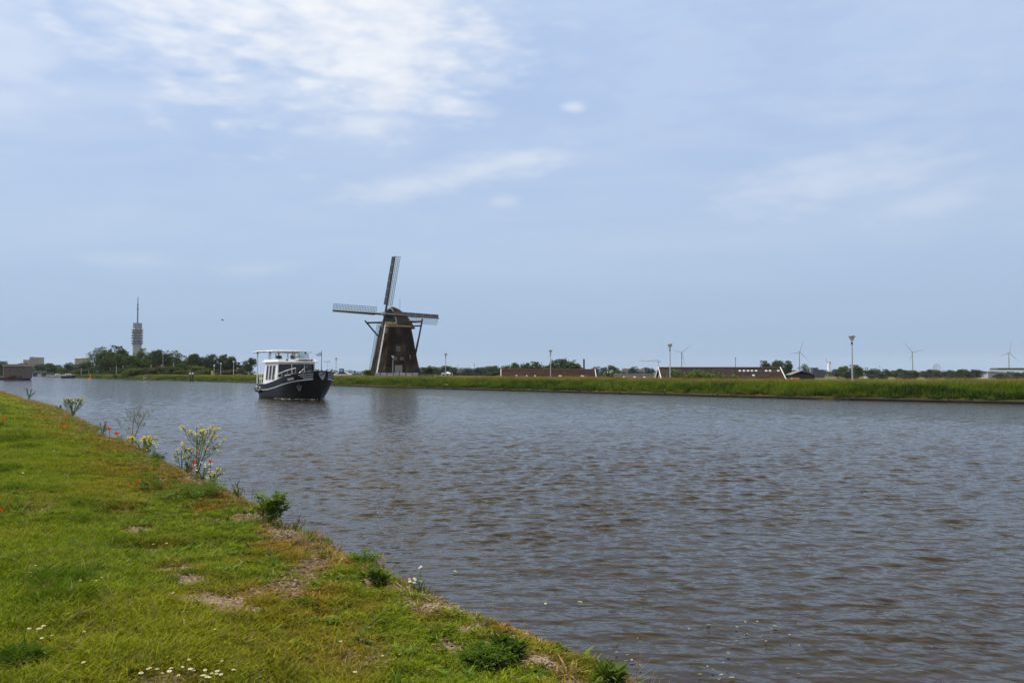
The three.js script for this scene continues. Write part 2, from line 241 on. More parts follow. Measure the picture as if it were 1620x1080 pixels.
{
  const R = rng(11), lawn = [[], [], [], []];
  const tones = { green: [0.160, 0.222, 0.006], deep: [0.085, 0.155, 0.006], yellow: [0.225, 0.240, 0.010], moss: [0.25, 0.170, 0.016], straw: [0.30, 0.225, 0.10] };
  for (const [d0, d1, per] of [[2.4, 5, 2300], [5, 8, 2000], [8, 13, 1350], [13, 22, 800], [22, 40, 430], [40, 95, 210]]) {
    const x0 = -0.70 * d1 - 1.5, x1 = leftX(d0) + 0.2, n = Math.round((x1 - x0) * (d1 - d0) * per);
    for (let i = 0; i < n; i++) {
      const d = d0 + R() * (d1 - d0), x = x0 + R() * (x1 - x0), e = (leftX(d) - x) * 0.82;
      if (e < -0.02 || x < -0.70 * d - 1.3) continue;
      const b = bare(x, d); if (R() < b * 0.96) continue;
      const big = fbm(x * 0.55 + 20, d * 0.42, 3), mid = fbm(x * 1.7, d * 1.3 + 40, 3), near = smooth(2.6, 0.2, e);
      let c = mix3(tones.green, tones.deep, smooth(0.46, 0.70, mid) * 0.8);
      c = mix3(c, tones.yellow, smooth(0.44, 0.70, big) * 0.6);
      c = mix3(c, tones.moss, clamp(near * 1.1 * smooth(0.3, 0.62, mid + (big - 0.5)) + b * 0.5));
      if (R() < 0.05) c = tones.straw;
      const k = 0.62 + 0.72 * R(); c = c.map((v) => v * k);
      const far = d > 13 ? Math.min(3.2, d / 13) : 1, tall = smooth(0.60, 0.74, mid) * (1 - near), s = (0.75 + 0.6 * R()) * far, h = (0.45 + 0.5 * R() + 0.8 * tall) * (1 - 0.4 * near) * (1 - 0.5 * b) * Math.min(1.5, far);
      const kind = mid > 0.62 && R() < 0.3 ? 2 : near > 0.5 && R() < 0.5 ? 1 : R() < 0.13 ? 3 : R() < 0.09 ? 2 : 0;
      lawn[kind].push([x, land(x, -d), -d, R() * 6.28, s, h, (R() - 0.5) * 0.5, (R() - 0.5) * 0.5, c]);
    }
  }
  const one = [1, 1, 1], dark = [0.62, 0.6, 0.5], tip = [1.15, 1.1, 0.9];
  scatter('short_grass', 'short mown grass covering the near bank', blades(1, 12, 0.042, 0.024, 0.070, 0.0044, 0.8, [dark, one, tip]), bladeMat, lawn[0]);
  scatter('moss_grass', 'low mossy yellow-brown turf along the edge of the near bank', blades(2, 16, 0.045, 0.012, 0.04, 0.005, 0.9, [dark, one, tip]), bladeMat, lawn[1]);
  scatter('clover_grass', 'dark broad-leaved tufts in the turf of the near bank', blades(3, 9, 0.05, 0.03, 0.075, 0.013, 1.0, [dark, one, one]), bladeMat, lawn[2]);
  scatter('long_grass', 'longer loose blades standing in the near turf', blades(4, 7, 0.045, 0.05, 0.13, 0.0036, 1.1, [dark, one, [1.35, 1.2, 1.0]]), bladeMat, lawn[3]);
  const stalks = [], ros = [];
  for (let i = 0; i < 2600; i++) { const d = 2.6 + R() * R() * 30, x = -0.7 * d - 1 + R() * (leftX(d) + 0.7 * d + 1); if (x > leftX(d) - 0.05 || bare(x, d) > 0.6) continue; if (R() < 0.55 && fbm(x * 0.9, d * 0.9 + 60, 3) > 0.47) stalks.push([x, land(x, -d), -d, R() * 6.28, 1, 0.6 + 0.8 * R(), (R() - 0.5) * 0.7, (R() - 0.5) * 0.7, mix3([0.30, 0.24, 0.11], [0.20, 0.24, 0.05], R())]); else if (fbm(x * 0.7 + 80, d * 0.6, 3) > 0.5) ros.push([x, land(x, -d), -d, R() * 6.28, 0.7 + 0.9 * R(), 0.8 + 0.6 * R(), 0, 0, mix3([0.055, 0.12, 0.010], [0.13, 0.20, 0.02], R())]); }
  scatter('seed_grass', 'thin seeding stalks standing here and there in the near turf', blades(5, 3, 0.04, 0.10, 0.17, 0.0028, 0.5, [[0.8, 0.9, 0.6], [1, 1, 1], [1.5, 1.3, 1.2]]), bladeMat, stalks);
  scatter('plantain_weeds', 'flat rosettes of broad leaves scattered through the near turf', blades(6, 9, 0.03, 0.03, 0.06, 0.022, 1.9, [[0.7, 0.7, 0.6], [1, 1, 1], [1, 1, 1]]), bladeMat, ros);
  // crumbs of earth and stone along the edge
  const stone = new THREE.IcosahedronGeometry(1, 1), sp = stone.attributes.position; for (let i = 0; i < sp.count; i++) { const v = V().fromBufferAttribute(sp, i), k = 0.75 + 0.5 * noise(v.x * 2 + 9, v.y * 2 + v.z * 3); sp.setXYZ(i, v.x * k, v.y * k * 0.7, v.z * k); } stone.computeVertexNormals();
  const clods = [];
  for (let i = 0; i < 26000; i++) { const d = 3.6 + Math.pow(R(), 1.5) * 24, e = -0.03 + Math.pow(R(), 1.6) * 1.5, x = leftX(d) - e / 0.82; if (R() > bare(x, d) * 1.1) continue; const s = (0.005 + 0.014 * Math.pow(R(), 4)) * (1 + d * 0.03), t = R(), c = mix3([0.085, 0.055, 0.035], [0.24, 0.175, 0.125], t * t); clods.push([x, land(x, -d) + s * 0.2, -d, R() * 6, s, s * (0.6 + R() * 0.5), R(), R(), c]); }
  for (const [px, pz, rx, rz] of SPOTS) for (let i = 0; i < 420; i++) { const x = px + (R() + R() - 1) * rx * 1.3, d = pz + (R() + R() - 1) * rz * 1.3; if (x > leftX(d) || R() > bare(x, d)) continue; const s = 0.004 + 0.012 * Math.pow(R(), 3), t = R(); clods.push([x, land(x, -d), -d, R() * 6, s, s * 0.7, R(), R(), mix3([0.15, 0.105, 0.07], [0.34, 0.27, 0.20], t)]); }
  scatter('earth_gravel', 'crumbs of brown earth and small stones on the bare edge of the near bank', stone, mat([1, 1, 1], 0.95), clods);
  const straws = [];
  for (let i = 0; i < 5200; i++) { const d = 3.2 + R() * R() * 18, x = leftX(d) - (R() * R() * 4 + 0.03) / 0.82; if (x < -0.7 * d - 1 || R() > 0.25 + bare(x, d)) continue; straws.push([x, land(x, -d) + 0.012, -d, R() * 6.28, 0.6 + R() * 0.9, 1, (R() - 0.5) * 0.5, (R() - 0.5) * 0.5, mix3([0.24, 0.18, 0.09], [0.42, 0.34, 0.22], R())]); }
  scatter('dry_grass', 'dry straw lying on the bare patches of the near bank', new THREE.BoxGeometry(0.075, 0.0025, 0.003), mat([1, 1, 1], 0.9), straws);
}

// ---------------------------------------------------------------- far bank: tall flowering grass on the dike, timber edging at the water
{
  const R = rng(23), tall = [[], [], []];
  const t0 = [0.42, 0.40, 0.30];
  for (const [d0, d1, per] of [[44, 75, 15], [75, 110, 10], [110, 180, 6], [180, 400, 2.2]]) {
    const n = Math.round((d1 - d0) * 12 * per * 1.25);
    for (let i = 0; i < n; i++) {
      const d = d0 + R() * (d1 - d0), e = 0.15 + Math.pow(R(), 0.9) * 11.5, x = rightX(d) + e / toEdge; if (Math.abs(x) > 0.72 * d) continue;
      const along = d * 1.25, m = fbm(along * 0.10, e * 0.5, 3), f = fbm(along * 0.5 + 5, e * 0.9, 3);
      if (e < 1.0 && f > 0.62 && R() < 0.7) continue;                // earth shows low on the bank
      let c = mix3([0.085, 0.150, 0.008], [0.165, 0.215, 0.015], f), k = (0.8 + 0.4 * R()) * (0.55 + 0.95 * fbm(along * 0.75 + 30, e * 1.3, 3));
      c = mix3(c, [0.20, 0.16, 0.055], smooth(2.6, 6.0, e) * (0.45 + 0.55 * m)); if (e < 1.8 && R() < 0.4) c = mix3(c, [0.16, 0.12, 0.055], 0.7);
      const sc = (d > 110 ? Math.min(1.7, d / 110) : 1), h = (0.22 + 0.62 * m + 0.60 * f + 0.34 * R() * R()) * smooth(-0.6, 1.6, e) * mix(1, 0.66, smooth(1.8, 5.0, e));
      const kind = e < 3.2 && (f + m > 1.06 || R() < 0.16) ? 1 : e > 3.4 && R() < 0.6 ? 2 : 0;
      tall[kind].push([x, land(x, -d) - 0.02, -d, R() * 6.28, 0.9 * sc, kind === 1 ? h * 0.95 : h * 1.05, (R() - 0.5) * 0.2, (R() - 0.5) * 0.2, (kind === 1 ? mix3([0.030, 0.065, 0.010], [0.07, 0.12, 0.012], R()) : c).map((v) => v * k)]);
    }
  }
  scatter('bank_grass', 'tall green grass covering the slope of the far bank', blades(31, 26, 0.34, 0.35, 1.0, 0.022, 0.35, [t0, [0.9, 0.95, 0.8], [1.2, 1.15, 1]]), bladeMat, tall[0]);
  scatter('bank_weeds', 'dark broad-leaved weeds low on the far bank', blades(32, 30, 0.40, 0.2, 0.85, 0.075, 0.6, [t0, [1, 1, 1], [1.1, 1.1, 1]]), bladeMat, tall[1]);
  scatter('seeding_grass', 'brownish seeding grass along the crest of the far bank', blades(33, 24, 0.36, 0.5, 1.05, 0.018, 0.3, [t0, [0.8, 0.95, 0.7], [1.95, 1.35, 2.2]]), bladeMat, tall[2]);
  const wood = mat([0.034, 0.030, 0.020], 0.85), edge = thing('bank_edging', 'low weathered timber edging along the waterline of the far bank', 'edging', V(0, 0, 0));
  let d = 46, shapes = [0, 1, 2].map((k) => box(0, -0.05 + k * 0.008, 0, 1, 0.30, 0.07 + k * 0.01, 0.012)), cap = box(0, 0, 0, 1, 0.05, 0.18, 0.012);
  const post = rod(V(0, -0.9, 0), V(0, 0.26, 0), 0.06, 0.055, 8), tone = [mat([0.026, 0.023, 0.016], 0.85), wood, mat([0.044, 0.038, 0.025], 0.85)], capM = mat([0.055, 0.05, 0.032], 0.85);
  for (let i = 0; i < 118; i++) {
    const d2 = d + (d < 180 ? 2.4 : 3.4), a = V(rightX(d), 0, -d), b = V(rightX(d2), 0, -d2), c = a.clone().add(b).multiplyScalar(0.5), len = a.distanceTo(b), turn = Math.atan2(-(b.z - a.z), b.x - a.x);
    const o = part('plank', shapes[i % 3], tone[Math.floor(R() * 3)], edge); o.position.copy(c).setY(0.01 + 0.03 * R()); o.rotation.y = turn; o.scale.x = len * 0.995;
    const t = part('cap_board', cap, capM, edge); t.position.copy(c).setY(0.125 + 0.02 * R()); t.rotation.y = turn; t.scale.x = len * 0.99;
    if (i % 2 === 0) { const q = part('post', post, wood, edge); q.position.set(a.x, 0.01 * (i % 5), a.z); q.position.x -= 0.09; q.position.z += 0.06; }
    d = d2;
  }
  // the dike road behind the grass
  const rp = [], ruv = []; let prev; for (let dd = 30; dd < 420; dd += 6) { const x = rightX(dd) + 12.6 / toEdge, n = [0.8, 0.6]; const A = V(x, land(x, -dd) + 0.05, -dd), B = V(x + 3.2 * n[0], land(x, -dd) + 0.05, -dd + 3.2 * -n[1]); if (prev) rp.push([prev[0], prev[1], B, A]); prev = [A, B]; }
  solo('road', quads(rp), mat([0.055, 0.055, 0.058], 0.9), 'narrow asphalt road on the dike behind the tall grass', null, null, 'structure');
}

// ---------------------------------------------------------------- trees
const barkMat = mat([0.075, 0.06, 0.045], 0.95);
const leafMats = {
  dark: leafMat([0.040, 0.066, 0.017], 0.3), mid: leafMat([0.060, 0.096, 0.018], 0.32), light: leafMat([0.105, 0.145, 0.026], 0.35),
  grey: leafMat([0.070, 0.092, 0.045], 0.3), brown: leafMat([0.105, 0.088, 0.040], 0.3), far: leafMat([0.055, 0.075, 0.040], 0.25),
};
// a crown in a box of unit width and height (base at 0): leaf clumps gathered in lobes, with gaps
function crownShape(seed, lobes, clumps, per, leaf, low) {
  const R = rng(seed), L = [], p = [];
  for (let i = 0; i < lobes; i++) { const a = R() * 6.2832, q = 0.30 * Math.sqrt(R()), y = mix(low + 0.12, 0.80, (i + R() * 0.8) / lobes), r = mix(0.24, 0.13, y) * (0.8 + 0.5 * R()); L.push([Math.cos(a) * q * (1.15 - 0.5 * y), y, Math.sin(a) * q * (1.15 - 0.5 * y), r]); }
  const o = V(), n = V(), t = V(), s = V();
  for (let i = 0; i < clumps; i++) {
    const l = L[Math.floor(R() * lobes)], d = V(R() * 2 - 1, R() * 2 - 1, R() * 2 - 1); if (d.length() > 1) { i--; continue; }
    d.normalize().multiplyScalar(l[3] * (0.55 + 0.5 * Math.pow(R(), 0.6))); const c = V(l[0] + d.x, Math.max(low * 0.6, l[1] + d.y * 0.85), l[2] + d.z), cr = 0.035 + 0.035 * R();
    for (let k = 0; k < per; k++) {
      o.set(R() * 2 - 1, R() * 1.4 - 0.7, R() * 2 - 1).multiplyScalar(cr).add(c); n.set(R() - 0.5, R() - 0.2, R() - 0.5).normalize(); t.set(R() - 0.5, R() - 0.5, R() - 0.5).cross(n).normalize(); s.crossVectors(n, t);
      const w = leaf * (0.6 + 0.8 * R());
      const A = o.clone().addScaledVector(t, w), B = o.clone().addScaledVector(s, w * 0.55), D = o.clone().addScaledVector(t, -w), E = o.clone().addScaledVector(s, -w * 0.55);
      for (const q of [A, B, D, A, D, E]) p.push(q.x, q.y, q.z);
    }
  }
  return soup(p);
}
function trunkShape(seed, low) { const R = rng(seed), g = [rod(V(0, -0.02, 0), V(0.01, low + 0.12, 0), 0.026, 0.018, 7), rod(V(0.01, low + 0.1, 0), V(0, 0.72, 0.01), 0.018, 0.006, 6)]; for (let i = 0; i < 6; i++) { const a = R() * 6.28, y = mix(low * 0.8, 0.5, R()), q = 0.16 + 0.12 * R(); g.push(rod(V(0, y, 0), V(Math.cos(a) * q, y + 0.14 + 0.12 * R(), Math.sin(a) * q), 0.010, 0.004, 5)); } return join(g); }
const SHAPES = {
  oak: [crownShape(101, 12, 420, 13, 0.022, 0.10), trunkShape(1, 0.1)], elm: [crownShape(102, 16, 460, 13, 0.020, 0.14), trunkShape(2, 0.14)], round: [crownShape(103, 9, 420, 13, 0.022, 0.10), trunkShape(3, 0.1)],
  loose: [crownShape(104, 13, 230, 12, 0.019, 0.12), trunkShape(4, 0.14)], pop: [crownShape(105, 11, 330, 12, 0.022, 0.16), trunkShape(5, 0.2)], bush: [crownShape(106, 14, 380, 13, 0.026, 0.02), trunkShape(6, 0.02)], bushb: [crownShape(107, 18, 400, 13, 0.024, 0.02), trunkShape(7, 0.02)],
};
let treeTurn = 0;
function tree(name, x0, x1, top, depth, shape, tone, label, category, group, base) {
  const top3 = at((x0 + x1) / 2, top, depth), ground = base ?? land(top3.x, top3.z), w = (x1 - x0) / F * depth * 1.62, h = (top3.y - ground) * 1.06;
  const o = thing(name, label, category, V(top3.x, ground - 0.05, top3.z), treeTurn += 2.1, group);
  const c = part('crown', SHAPES[shape][0], leafMats[tone], o); c.scale.set(w, h, w);
  const t = part('trunk', SHAPES[shape][1], barkMat, o); t.scale.set(Math.min(w, h) * 1.0, h, Math.min(w, h) * 1.0);
  return o;
}
const T = (...a) => tree('broadleaf_tree', ...a.slice(0, 7), 'tree', a[7]);
const B = (...a) => tree('bush', ...a.slice(0, 7), 'bush', a[7]);
// the clump behind the canal bend, under and beside the telecom tower
T(145, 186, 547, 365, 'loose', 'mid', 'tall loose-crowned tree at the left end of the clump, sky showing through');
T(178, 208, 545, 372, 'oak', 'dark', 'tall dense tree just left of the telecom tower');
T(150, 178, 566, 352, 'bushb', 'dark', 'low dark tree under the tall loose tree at the clump end');
T(212, 230, 549, 330, 'oak', 'light', 'pale green treetop in front of the telecom tower shaft');
T(202, 236, 560, 296, 'round', 'mid', 'broad rounded tree below the telecom tower');
T(230, 250, 553, 320, 'elm', 'mid', 'tree directly right of the telecom tower');
T(243, 268, 551, 315, 'elm', 'dark', 'pointed dark tree second from the telecom tower on its right');
T(263, 281, 558, 318, 'oak', 'mid', 'middle tree of the long clump with a lower top');
T(270, 294, 552, 310, 'loose', 'mid', 'spiky ragged tree in the middle of the long clump');
T(293, 309, 557, 380, 'round', 'dark', 'first of the row of round trees right of the spiky tree');
T(307, 325, 557, 385, 'round', 'dark', 'second of the row of round trees, widest top');
T(325, 343, 558, 390, 'elm', 'dark', 'third of the row of round trees behind the lamp posts');
T(341, 360, 558, 392, 'round', 'dark', 'fourth of the row of round trees behind the lamp posts');
T(355, 374, 562, 396, 'elm', 'dark', 'last of the row of round trees, sloping down to a gap');
T(386, 404, 564, 400, 'round', 'dark', 'lone rounded dark tree behind the stern of the boat');
T(160, 198, 555, 376, 'elm', 'dark', 'dark rounded tree filling the gap between the two tall trees at the clump end');
T(186, 216, 557, 362, 'round', 'mid', 'rounded tree between the dense tall tree and the telecom tower');
B(196, 222, 576, 285, 'bush', 'dark', 'dark bush at the foot of the tree just left of the telecom tower');
B(203, 232, 581, 278, 'bushb', 'light', 'pale bush on the bank below the telecom tower');
B(228, 262, 578, 280, 'bush', 'brown', 'brownish bush on the bank between two lamp poles');
B(256, 284, 579, 276, 'bushb', 'mid', 'green bush beside the dark-headed lamp pole');
B(270, 302, 574, 288, 'bush', 'mid', 'rounded bush behind the white-topped mooring posts');
B(276, 300, 585, 270, 'bushb', 'brown', 'small brownish bush just left of the white-topped mooring posts');
B(300, 330, 577, 284, 'bush', 'light', 'pale green bush right of the white-topped mooring posts');
B(322, 348, 583, 272, 'bushb', 'mid', 'low bush beside the yellow sign');
B(345, 376, 584, 268, 'bush', 'brown', 'low bush behind the two globe lamps');
B(164, 190, 578, 350, 'bush', 'mid', 'round bush behind the thin fence poles at the clump end');
B(120, 150, 583, 388, 'bushb', 'grey', 'greyish bush at the water by the fence poles');
T(74, 98, 573, 505, 'round', 'mid', 'rounded tree behind the moored white boats');
T(96, 119, 573, 475, 'oak', 'mid', 'rounded tree between the moored boats and the round-topped block');
T(118, 147, 571, 425, 'round', 'dark', 'dark tree in front of the round-topped apartment block');
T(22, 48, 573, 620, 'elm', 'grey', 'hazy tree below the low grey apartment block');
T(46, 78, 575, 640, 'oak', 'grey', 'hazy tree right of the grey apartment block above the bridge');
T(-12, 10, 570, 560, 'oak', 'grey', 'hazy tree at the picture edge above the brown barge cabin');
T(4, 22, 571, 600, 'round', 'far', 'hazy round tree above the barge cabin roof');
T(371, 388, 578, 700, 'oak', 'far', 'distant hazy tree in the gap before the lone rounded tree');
// behind the boat, beside the mill
B(574, 590, 584, 165, 'bush', 'light', 'yellow-green bush at the left foot of the windmill');
B(664, 690, 578, 200, 'bushb', 'mid', 'green bush at the right foot of the windmill');
T(686, 712, 577, 420, 'round', 'grey', 'greyish round tree behind the lamp post right of the windmill');
T(709, 728, 580, 520, 'oak', 'far', 'hazy tree between the lamp post and the slim pole');
T(726, 748, 582, 480, 'elm', 'far', 'hazy low tree near the distant thin mast');
T(744, 768, 580, 520, 'oak', 'far', 'hazy tree left of the greyish pair before the long roof');
T(764, 794, 577, 330, 'round', 'grey', 'grey-green tree touching the left gable of the long red roof');
B(772, 794, 586, 260, 'bush', 'mid', 'green bush in front of the left gable of the long red roof');
T(799, 819, 571, 215, 'round', 'mid', 'first rounded tree behind the left end of the red roof');
T(821, 843, 571, 218, 'round', 'dark', 'second rounded tree behind the red roof');
T(841, 864, 570, 212, 'oak', 'mid', 'bright tree left of the lamp post behind the red roof');
T(861, 886, 567, 216, 'oak', 'dark', 'dark tree directly behind the lamp post at the red roof');
T(880, 912, 565, 210, 'elm', 'dark', 'tallest tree behind the red roof, right of the lamp post');
T(902, 926, 575, 220, 'oak', 'mid', 'low tree beside the dark chimney at the red roof');
B(798, 842, 577, 208, 'bush', 'mid', 'low green trees filling the gap below the first two rounded trees');
B(838, 886, 573, 207, 'bushb', 'dark', 'dark foliage mass behind the red roof beside the lamp post');
B(878, 922, 572, 206, 'bush', 'dark', 'dark foliage under the tallest tree behind the red roof');
T(930, 950, 579, 600, 'oak', 'far', 'hazy small tree just right of the dark chimney');
T(951, 964, 579, 560, 'round', 'far', 'hazy round tree behind the white-blossomed bush');
T(962, 980, 576, 540, 'round', 'grey', 'taller hazy tree above the white-blossomed bush');
T(992, 1008, 579, 620, 'oak', 'far', 'hazy tree above the grey village roofs');
T(1016, 1034, 580, 650, 'elm', 'far', 'hazy tree below the tower crane');
T(1203, 1224, 569, 330, 'oak', 'dark', 'left tree of the dark trio behind the brown roof end');
T(1219, 1246, 568, 340, 'elm', 'dark', 'middle and highest tree of the dark trio behind the brown roof end');
T(1239, 1258, 569, 335, 'oak', 'dark', 'right tree of the dark trio above the small shed');
T(1261, 1281, 574, 360, 'loose', 'mid', 'small loose tree over the small shed roof');
T(1316, 1334, 580, 600, 'round', 'far', 'hazy tree right of the white tower');
T(1329, 1350, 577, 420, 'round', 'mid', 'broad tree behind the tallest lamp post');
T(1344, 1370, 576, 430, 'oak', 'mid', 'broad tree just right of the tallest lamp post');
const rowR = [[1368, 1386, 582, 'oak', 'grey', 'tree at the start of the low row, left of the second turbine from the edge'], [1383, 1400, 583, 'round', 'mid', 'second small tree of the low row'], [1396, 1412, 583, 'oak', 'grey', 'third small tree of the low row'], [1408, 1427, 582, 'round', 'mid', 'broad small tree of the low row left of the turbine tower'], [1424, 1442, 584, 'elm', 'grey', 'low tree at the foot of the turbine tower'], [1440, 1458, 585, 'oak', 'mid', 'low tree just right of the turbine tower'], [1456, 1474, 583, 'round', 'grey', 'tree left of the lattice dome'], [1472, 1494, 584, 'oak', 'mid', 'tree standing in front of the lattice dome'], [1492, 1508, 584, 'elm', 'grey', 'tree right of the lattice dome'], [1504, 1522, 583, 'round', 'mid', 'round tree between the lattice dome and the long white hall'], [1519, 1538, 583, 'oak', 'mid', 'broad tree left of the long white hall'], [1535, 1556, 583, 'round', 'dark', 'darker tree at the left end of the long white hall'], [1572, 1592, 589, 'oak', 'grey', 'low tree in front of the long white hall'], [1594, 1622, 588, 'elm', 'grey', 'low tree before the long white hall at the picture edge']];
rowR.forEach(([a, b, t, s, c, l], i) => T(a, b, t, 455 + (i % 4) * 22, s, c, l));
{ // the bush with white blossom
  const o = B(948, 984, 585, 205, 'bushb', 'mid', 'green bush with white blossom between the two long roofs'), R = rng(9), p = [];
  const q = o.position, w = 36 / F * 205, top = at(966, 585, 205).y - q.y;
  for (let i = 0; i < 150; i++) { const a = R() * 6.28, r = w * 0.5 * Math.sqrt(R()), h = top * (0.45 + 0.55 * (1 - r / w)) * (0.7 + 0.35 * R()); p.push(new THREE.IcosahedronGeometry(0.07 + 0.06 * R(), 0).translate(Math.cos(a) * r, h, Math.sin(a) * r)); }
  const b = part('blossom', join(p), mat([0.7, 0.7, 0.62], 0.9), o); b.userData.kind = 'stuff';
}
B(1060, 1102, 583, 112, 'bush', 'light', 'grassy-green bush on the mound left of the brown roof');
B(1090, 1142, 582, 118, 'bushb', 'light', 'broad green bush on the mound in front of the brown roof');
B(1150, 1172, 589, 114, 'bush', 'light', 'small bush before the brown roof near the skylights');
// woods so far that they read as one mass
const FARCROWN = crownShape(120, 14, 150, 9, 0.055, 0.02);
function farWood(name, label, x0, x1, topAt, depth, tone, n, seed, size = 1) {
  const R = rng(seed), g = FARCROWN, pos = g.attributes.position.array, P = new Float32Array(n * 1800 * 3); let k = 0;
  for (let i = 0; i < n; i++) { const px = mix(x0, x1, (i + R()) / n), d = depth * (0.95 + 0.12 * R()), b = at(px, topAt, d), h = (b.y + 2.2) * (0.72 + 0.36 * R()), w = h * (1.0 + 0.9 * R()) * size, c = Math.cos(i), s = Math.sin(i), off = Math.floor(R() * (pos.length / 18 - 300)) * 18;
    for (let v = 0; v < 1800; v++) { const o = (off + v * 3) % (pos.length - 3), x = pos[v < 1800 ? (off + v * 3) % pos.length : o] * w, y = pos[(off + v * 3 + 1) % pos.length] * h, z = pos[(off + v * 3 + 2) % pos.length] * w; P[k++] = b.x + x * c - z * s; P[k++] = -2.1 + y; P[k++] = b.z + x * s + z * c; } }
  solo(name, soup(P), leafMats[tone], label, 'wood', null, 'stuff');
}
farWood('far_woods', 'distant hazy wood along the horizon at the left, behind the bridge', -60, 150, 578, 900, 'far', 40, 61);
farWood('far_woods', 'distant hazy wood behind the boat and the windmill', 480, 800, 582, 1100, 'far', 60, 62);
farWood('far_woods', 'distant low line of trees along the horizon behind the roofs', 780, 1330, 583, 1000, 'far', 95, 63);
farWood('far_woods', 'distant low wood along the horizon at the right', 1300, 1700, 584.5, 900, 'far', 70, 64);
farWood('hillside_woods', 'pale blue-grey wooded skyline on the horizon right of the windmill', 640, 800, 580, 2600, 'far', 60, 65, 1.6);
farWood('clump_woods', 'darker wood filling the clump behind the bend under its treetops', 196, 374, 564, 425, 'dark', 34, 67, 1.3);
farWood('undergrowth', 'undergrowth along the foot of the clump beyond the bend', 190, 385, 584, 305, 'mid', 40, 66, 1.3);

// ---------------------------------------------------------------- far towers, turbines, masts
const M = {
  white: mat([0.80, 0.80, 0.79], 0.45), offWhite: mat([0.66, 0.64, 0.58], 0.6), concrete: mat([0.33, 0.33, 0.32], 0.85), grey: mat([0.22, 0.23, 0.24], 0.6), dark: mat([0.03, 0.03, 0.033], 0.6), steel: mat([0.45, 0.46, 0.47], 0.4, { metalness: 0.6 }),
  turbine: mat([0.20, 0.22, 0.24], 0.6), brick: mat([0.20, 0.10, 0.07], 0.9), redTile: mat([0.060, 0.031, 0.023], 0.85), brownTile: mat([0.055, 0.040, 0.032], 0.9), glassDark: mat([0.02, 0.025, 0.03], 0.08), pane: mat([0.9, 0.95, 0.95], 0.03, { transmission: 1, thickness: 0, ior: 1.45 }),
  wood: mat([0.13, 0.095, 0.06], 0.85), tan: mat([0.36, 0.29, 0.18], 0.8), brownWall: mat([0.135, 0.105, 0.09], 0.9), blue: mat([0.035, 0.14, 0.36], 0.5), yellow: mat([0.72, 0.52, 0.03], 0.5), orange: mat([0.75, 0.22, 0.04], 0.6),
};
const DISH = new THREE.CylinderGeometry(0.9, 0.5, 0.5, 10).rotateZ(Math.PI / 2);
{ // telecom tower
  const d = 1000, k = d / F, b = at(215.5, 590, d), o = thing('telecom_tower', 'tall grey concrete telecom tower with ring platforms and a thin mast above the trees', 'tower', V(b.x, -2, b.z));
  const Y = (py) => at(215.5, py, d).y + 2;
  part('shaft', join([new THREE.CylinderGeometry(6.3 * k, 6.9 * k, Y(511.5), 28).translate(0, Y(511.5) / 2, 0)]), mat([0.30, 0.31, 0.31], 0.85), o);
  part('head', new THREE.CylinderGeometry(6.7 * k, 6.7 * k, Y(511) - Y(520), 28, 1).translate(0, (Y(511) + Y(520)) / 2, 0), mat([0.24, 0.25, 0.26], 0.7), o);
  const ring = join([new THREE.CylinderGeometry(8.7 * k, 8.4 * k, 1.0 * k, 28), new THREE.TorusGeometry(8.6 * k, 0.10 * k, 5, 28).rotateX(Math.PI / 2).translate(0, 1.5 * k, 0)]);
  [522.5, 526.5, 531, 535.2, 539.6, 543.6].forEach((py) => { const r = part('platform', ring, mat([0.15, 0.155, 0.16], 0.8), o); r.position.y = Y(py); for (let i = 0; i < 9; i++) { const a = i / 9 * 6.283 + py; const q = part('dish', DISH, M.steel, r); q.position.set(Math.cos(a) * 8 * k, 1.6 * k, Math.sin(a) * 8 * k); q.rotation.y = -a; } });
  part('mast', join([new THREE.CylinderGeometry(0.95 * k, 1.25 * k, Y(486) - Y(511), 10).translate(0, (Y(486) + Y(511)) / 2, 0), new THREE.CylinderGeometry(1.3 * k, 1.3 * k, 3 * k, 10).translate(0, Y(489), 0), new THREE.CylinderGeometry(1.6 * k, 1.6 * k, 1.2 * k, 10).translate(0, Y(482), 0), new THREE.CylinderGeometry(0.5 * k, 0.9 * k, Y(469.5) - Y(486), 8).translate(0, (Y(469.5) + Y(486)) / 2, 0)]), mat([0.20, 0.22, 0.24], 0.6), o);
}
function turbine(px, hubY, depth, tips, label, blade = 1) {
  const h = at(px, hubY, depth), k = depth / F, o = thing('wind_turbine', label, 'wind turbine', V(h.x, -2, h.z), 0, 'wind turbines on the horizon'), top = h.y + 2;
  part('tower', new THREE.CylinderGeometry(0.55 * k, 0.95 * k, top, 14).translate(0, top / 2, 0), M.turbine, o);
  part('nacelle', new RoundedBoxGeometry(1.7 * k, 1.7 * k, 4 * k, 2, 0.5 * k).translate(0, top + 0.2 * k, -1.0 * k), M.turbine, o);
  part('hub', new THREE.SphereGeometry(1.0 * k, 12, 8).scale(1, 1, 1.4).translate(0, top + 0.2 * k, 1.6 * k), M.turbine, o);
  for (const [tx, ty] of tips) {
    const a = V((tx - px) * k, (hubY - ty) * k, 0), len = a.length(), u = a.clone().normalize(), s = V(-u.y, u.x, 0), rings = [];
    for (let i = 0; i <= 8; i++) { const q = i / 8, w = (i === 0 ? 0.45 : 0.85 * (1 - q) + 0.16) * k * blade, c = a.clone().multiplyScalar(0.02 + 0.98 * q).add(V(0, top + 0.2 * k, 1.8 * k)), ring = []; for (let j = 0; j < 8; j++) { const t = j / 8 * 6.283; ring.push(c.clone().addScaledVector(s, Math.cos(t) * w * 0.5).add(V(0, 0, Math.sin(t) * w * 0.22))); } rings.push(ring); }
    part('blade', loft(rings, true), M.turbine, o);
  }
}
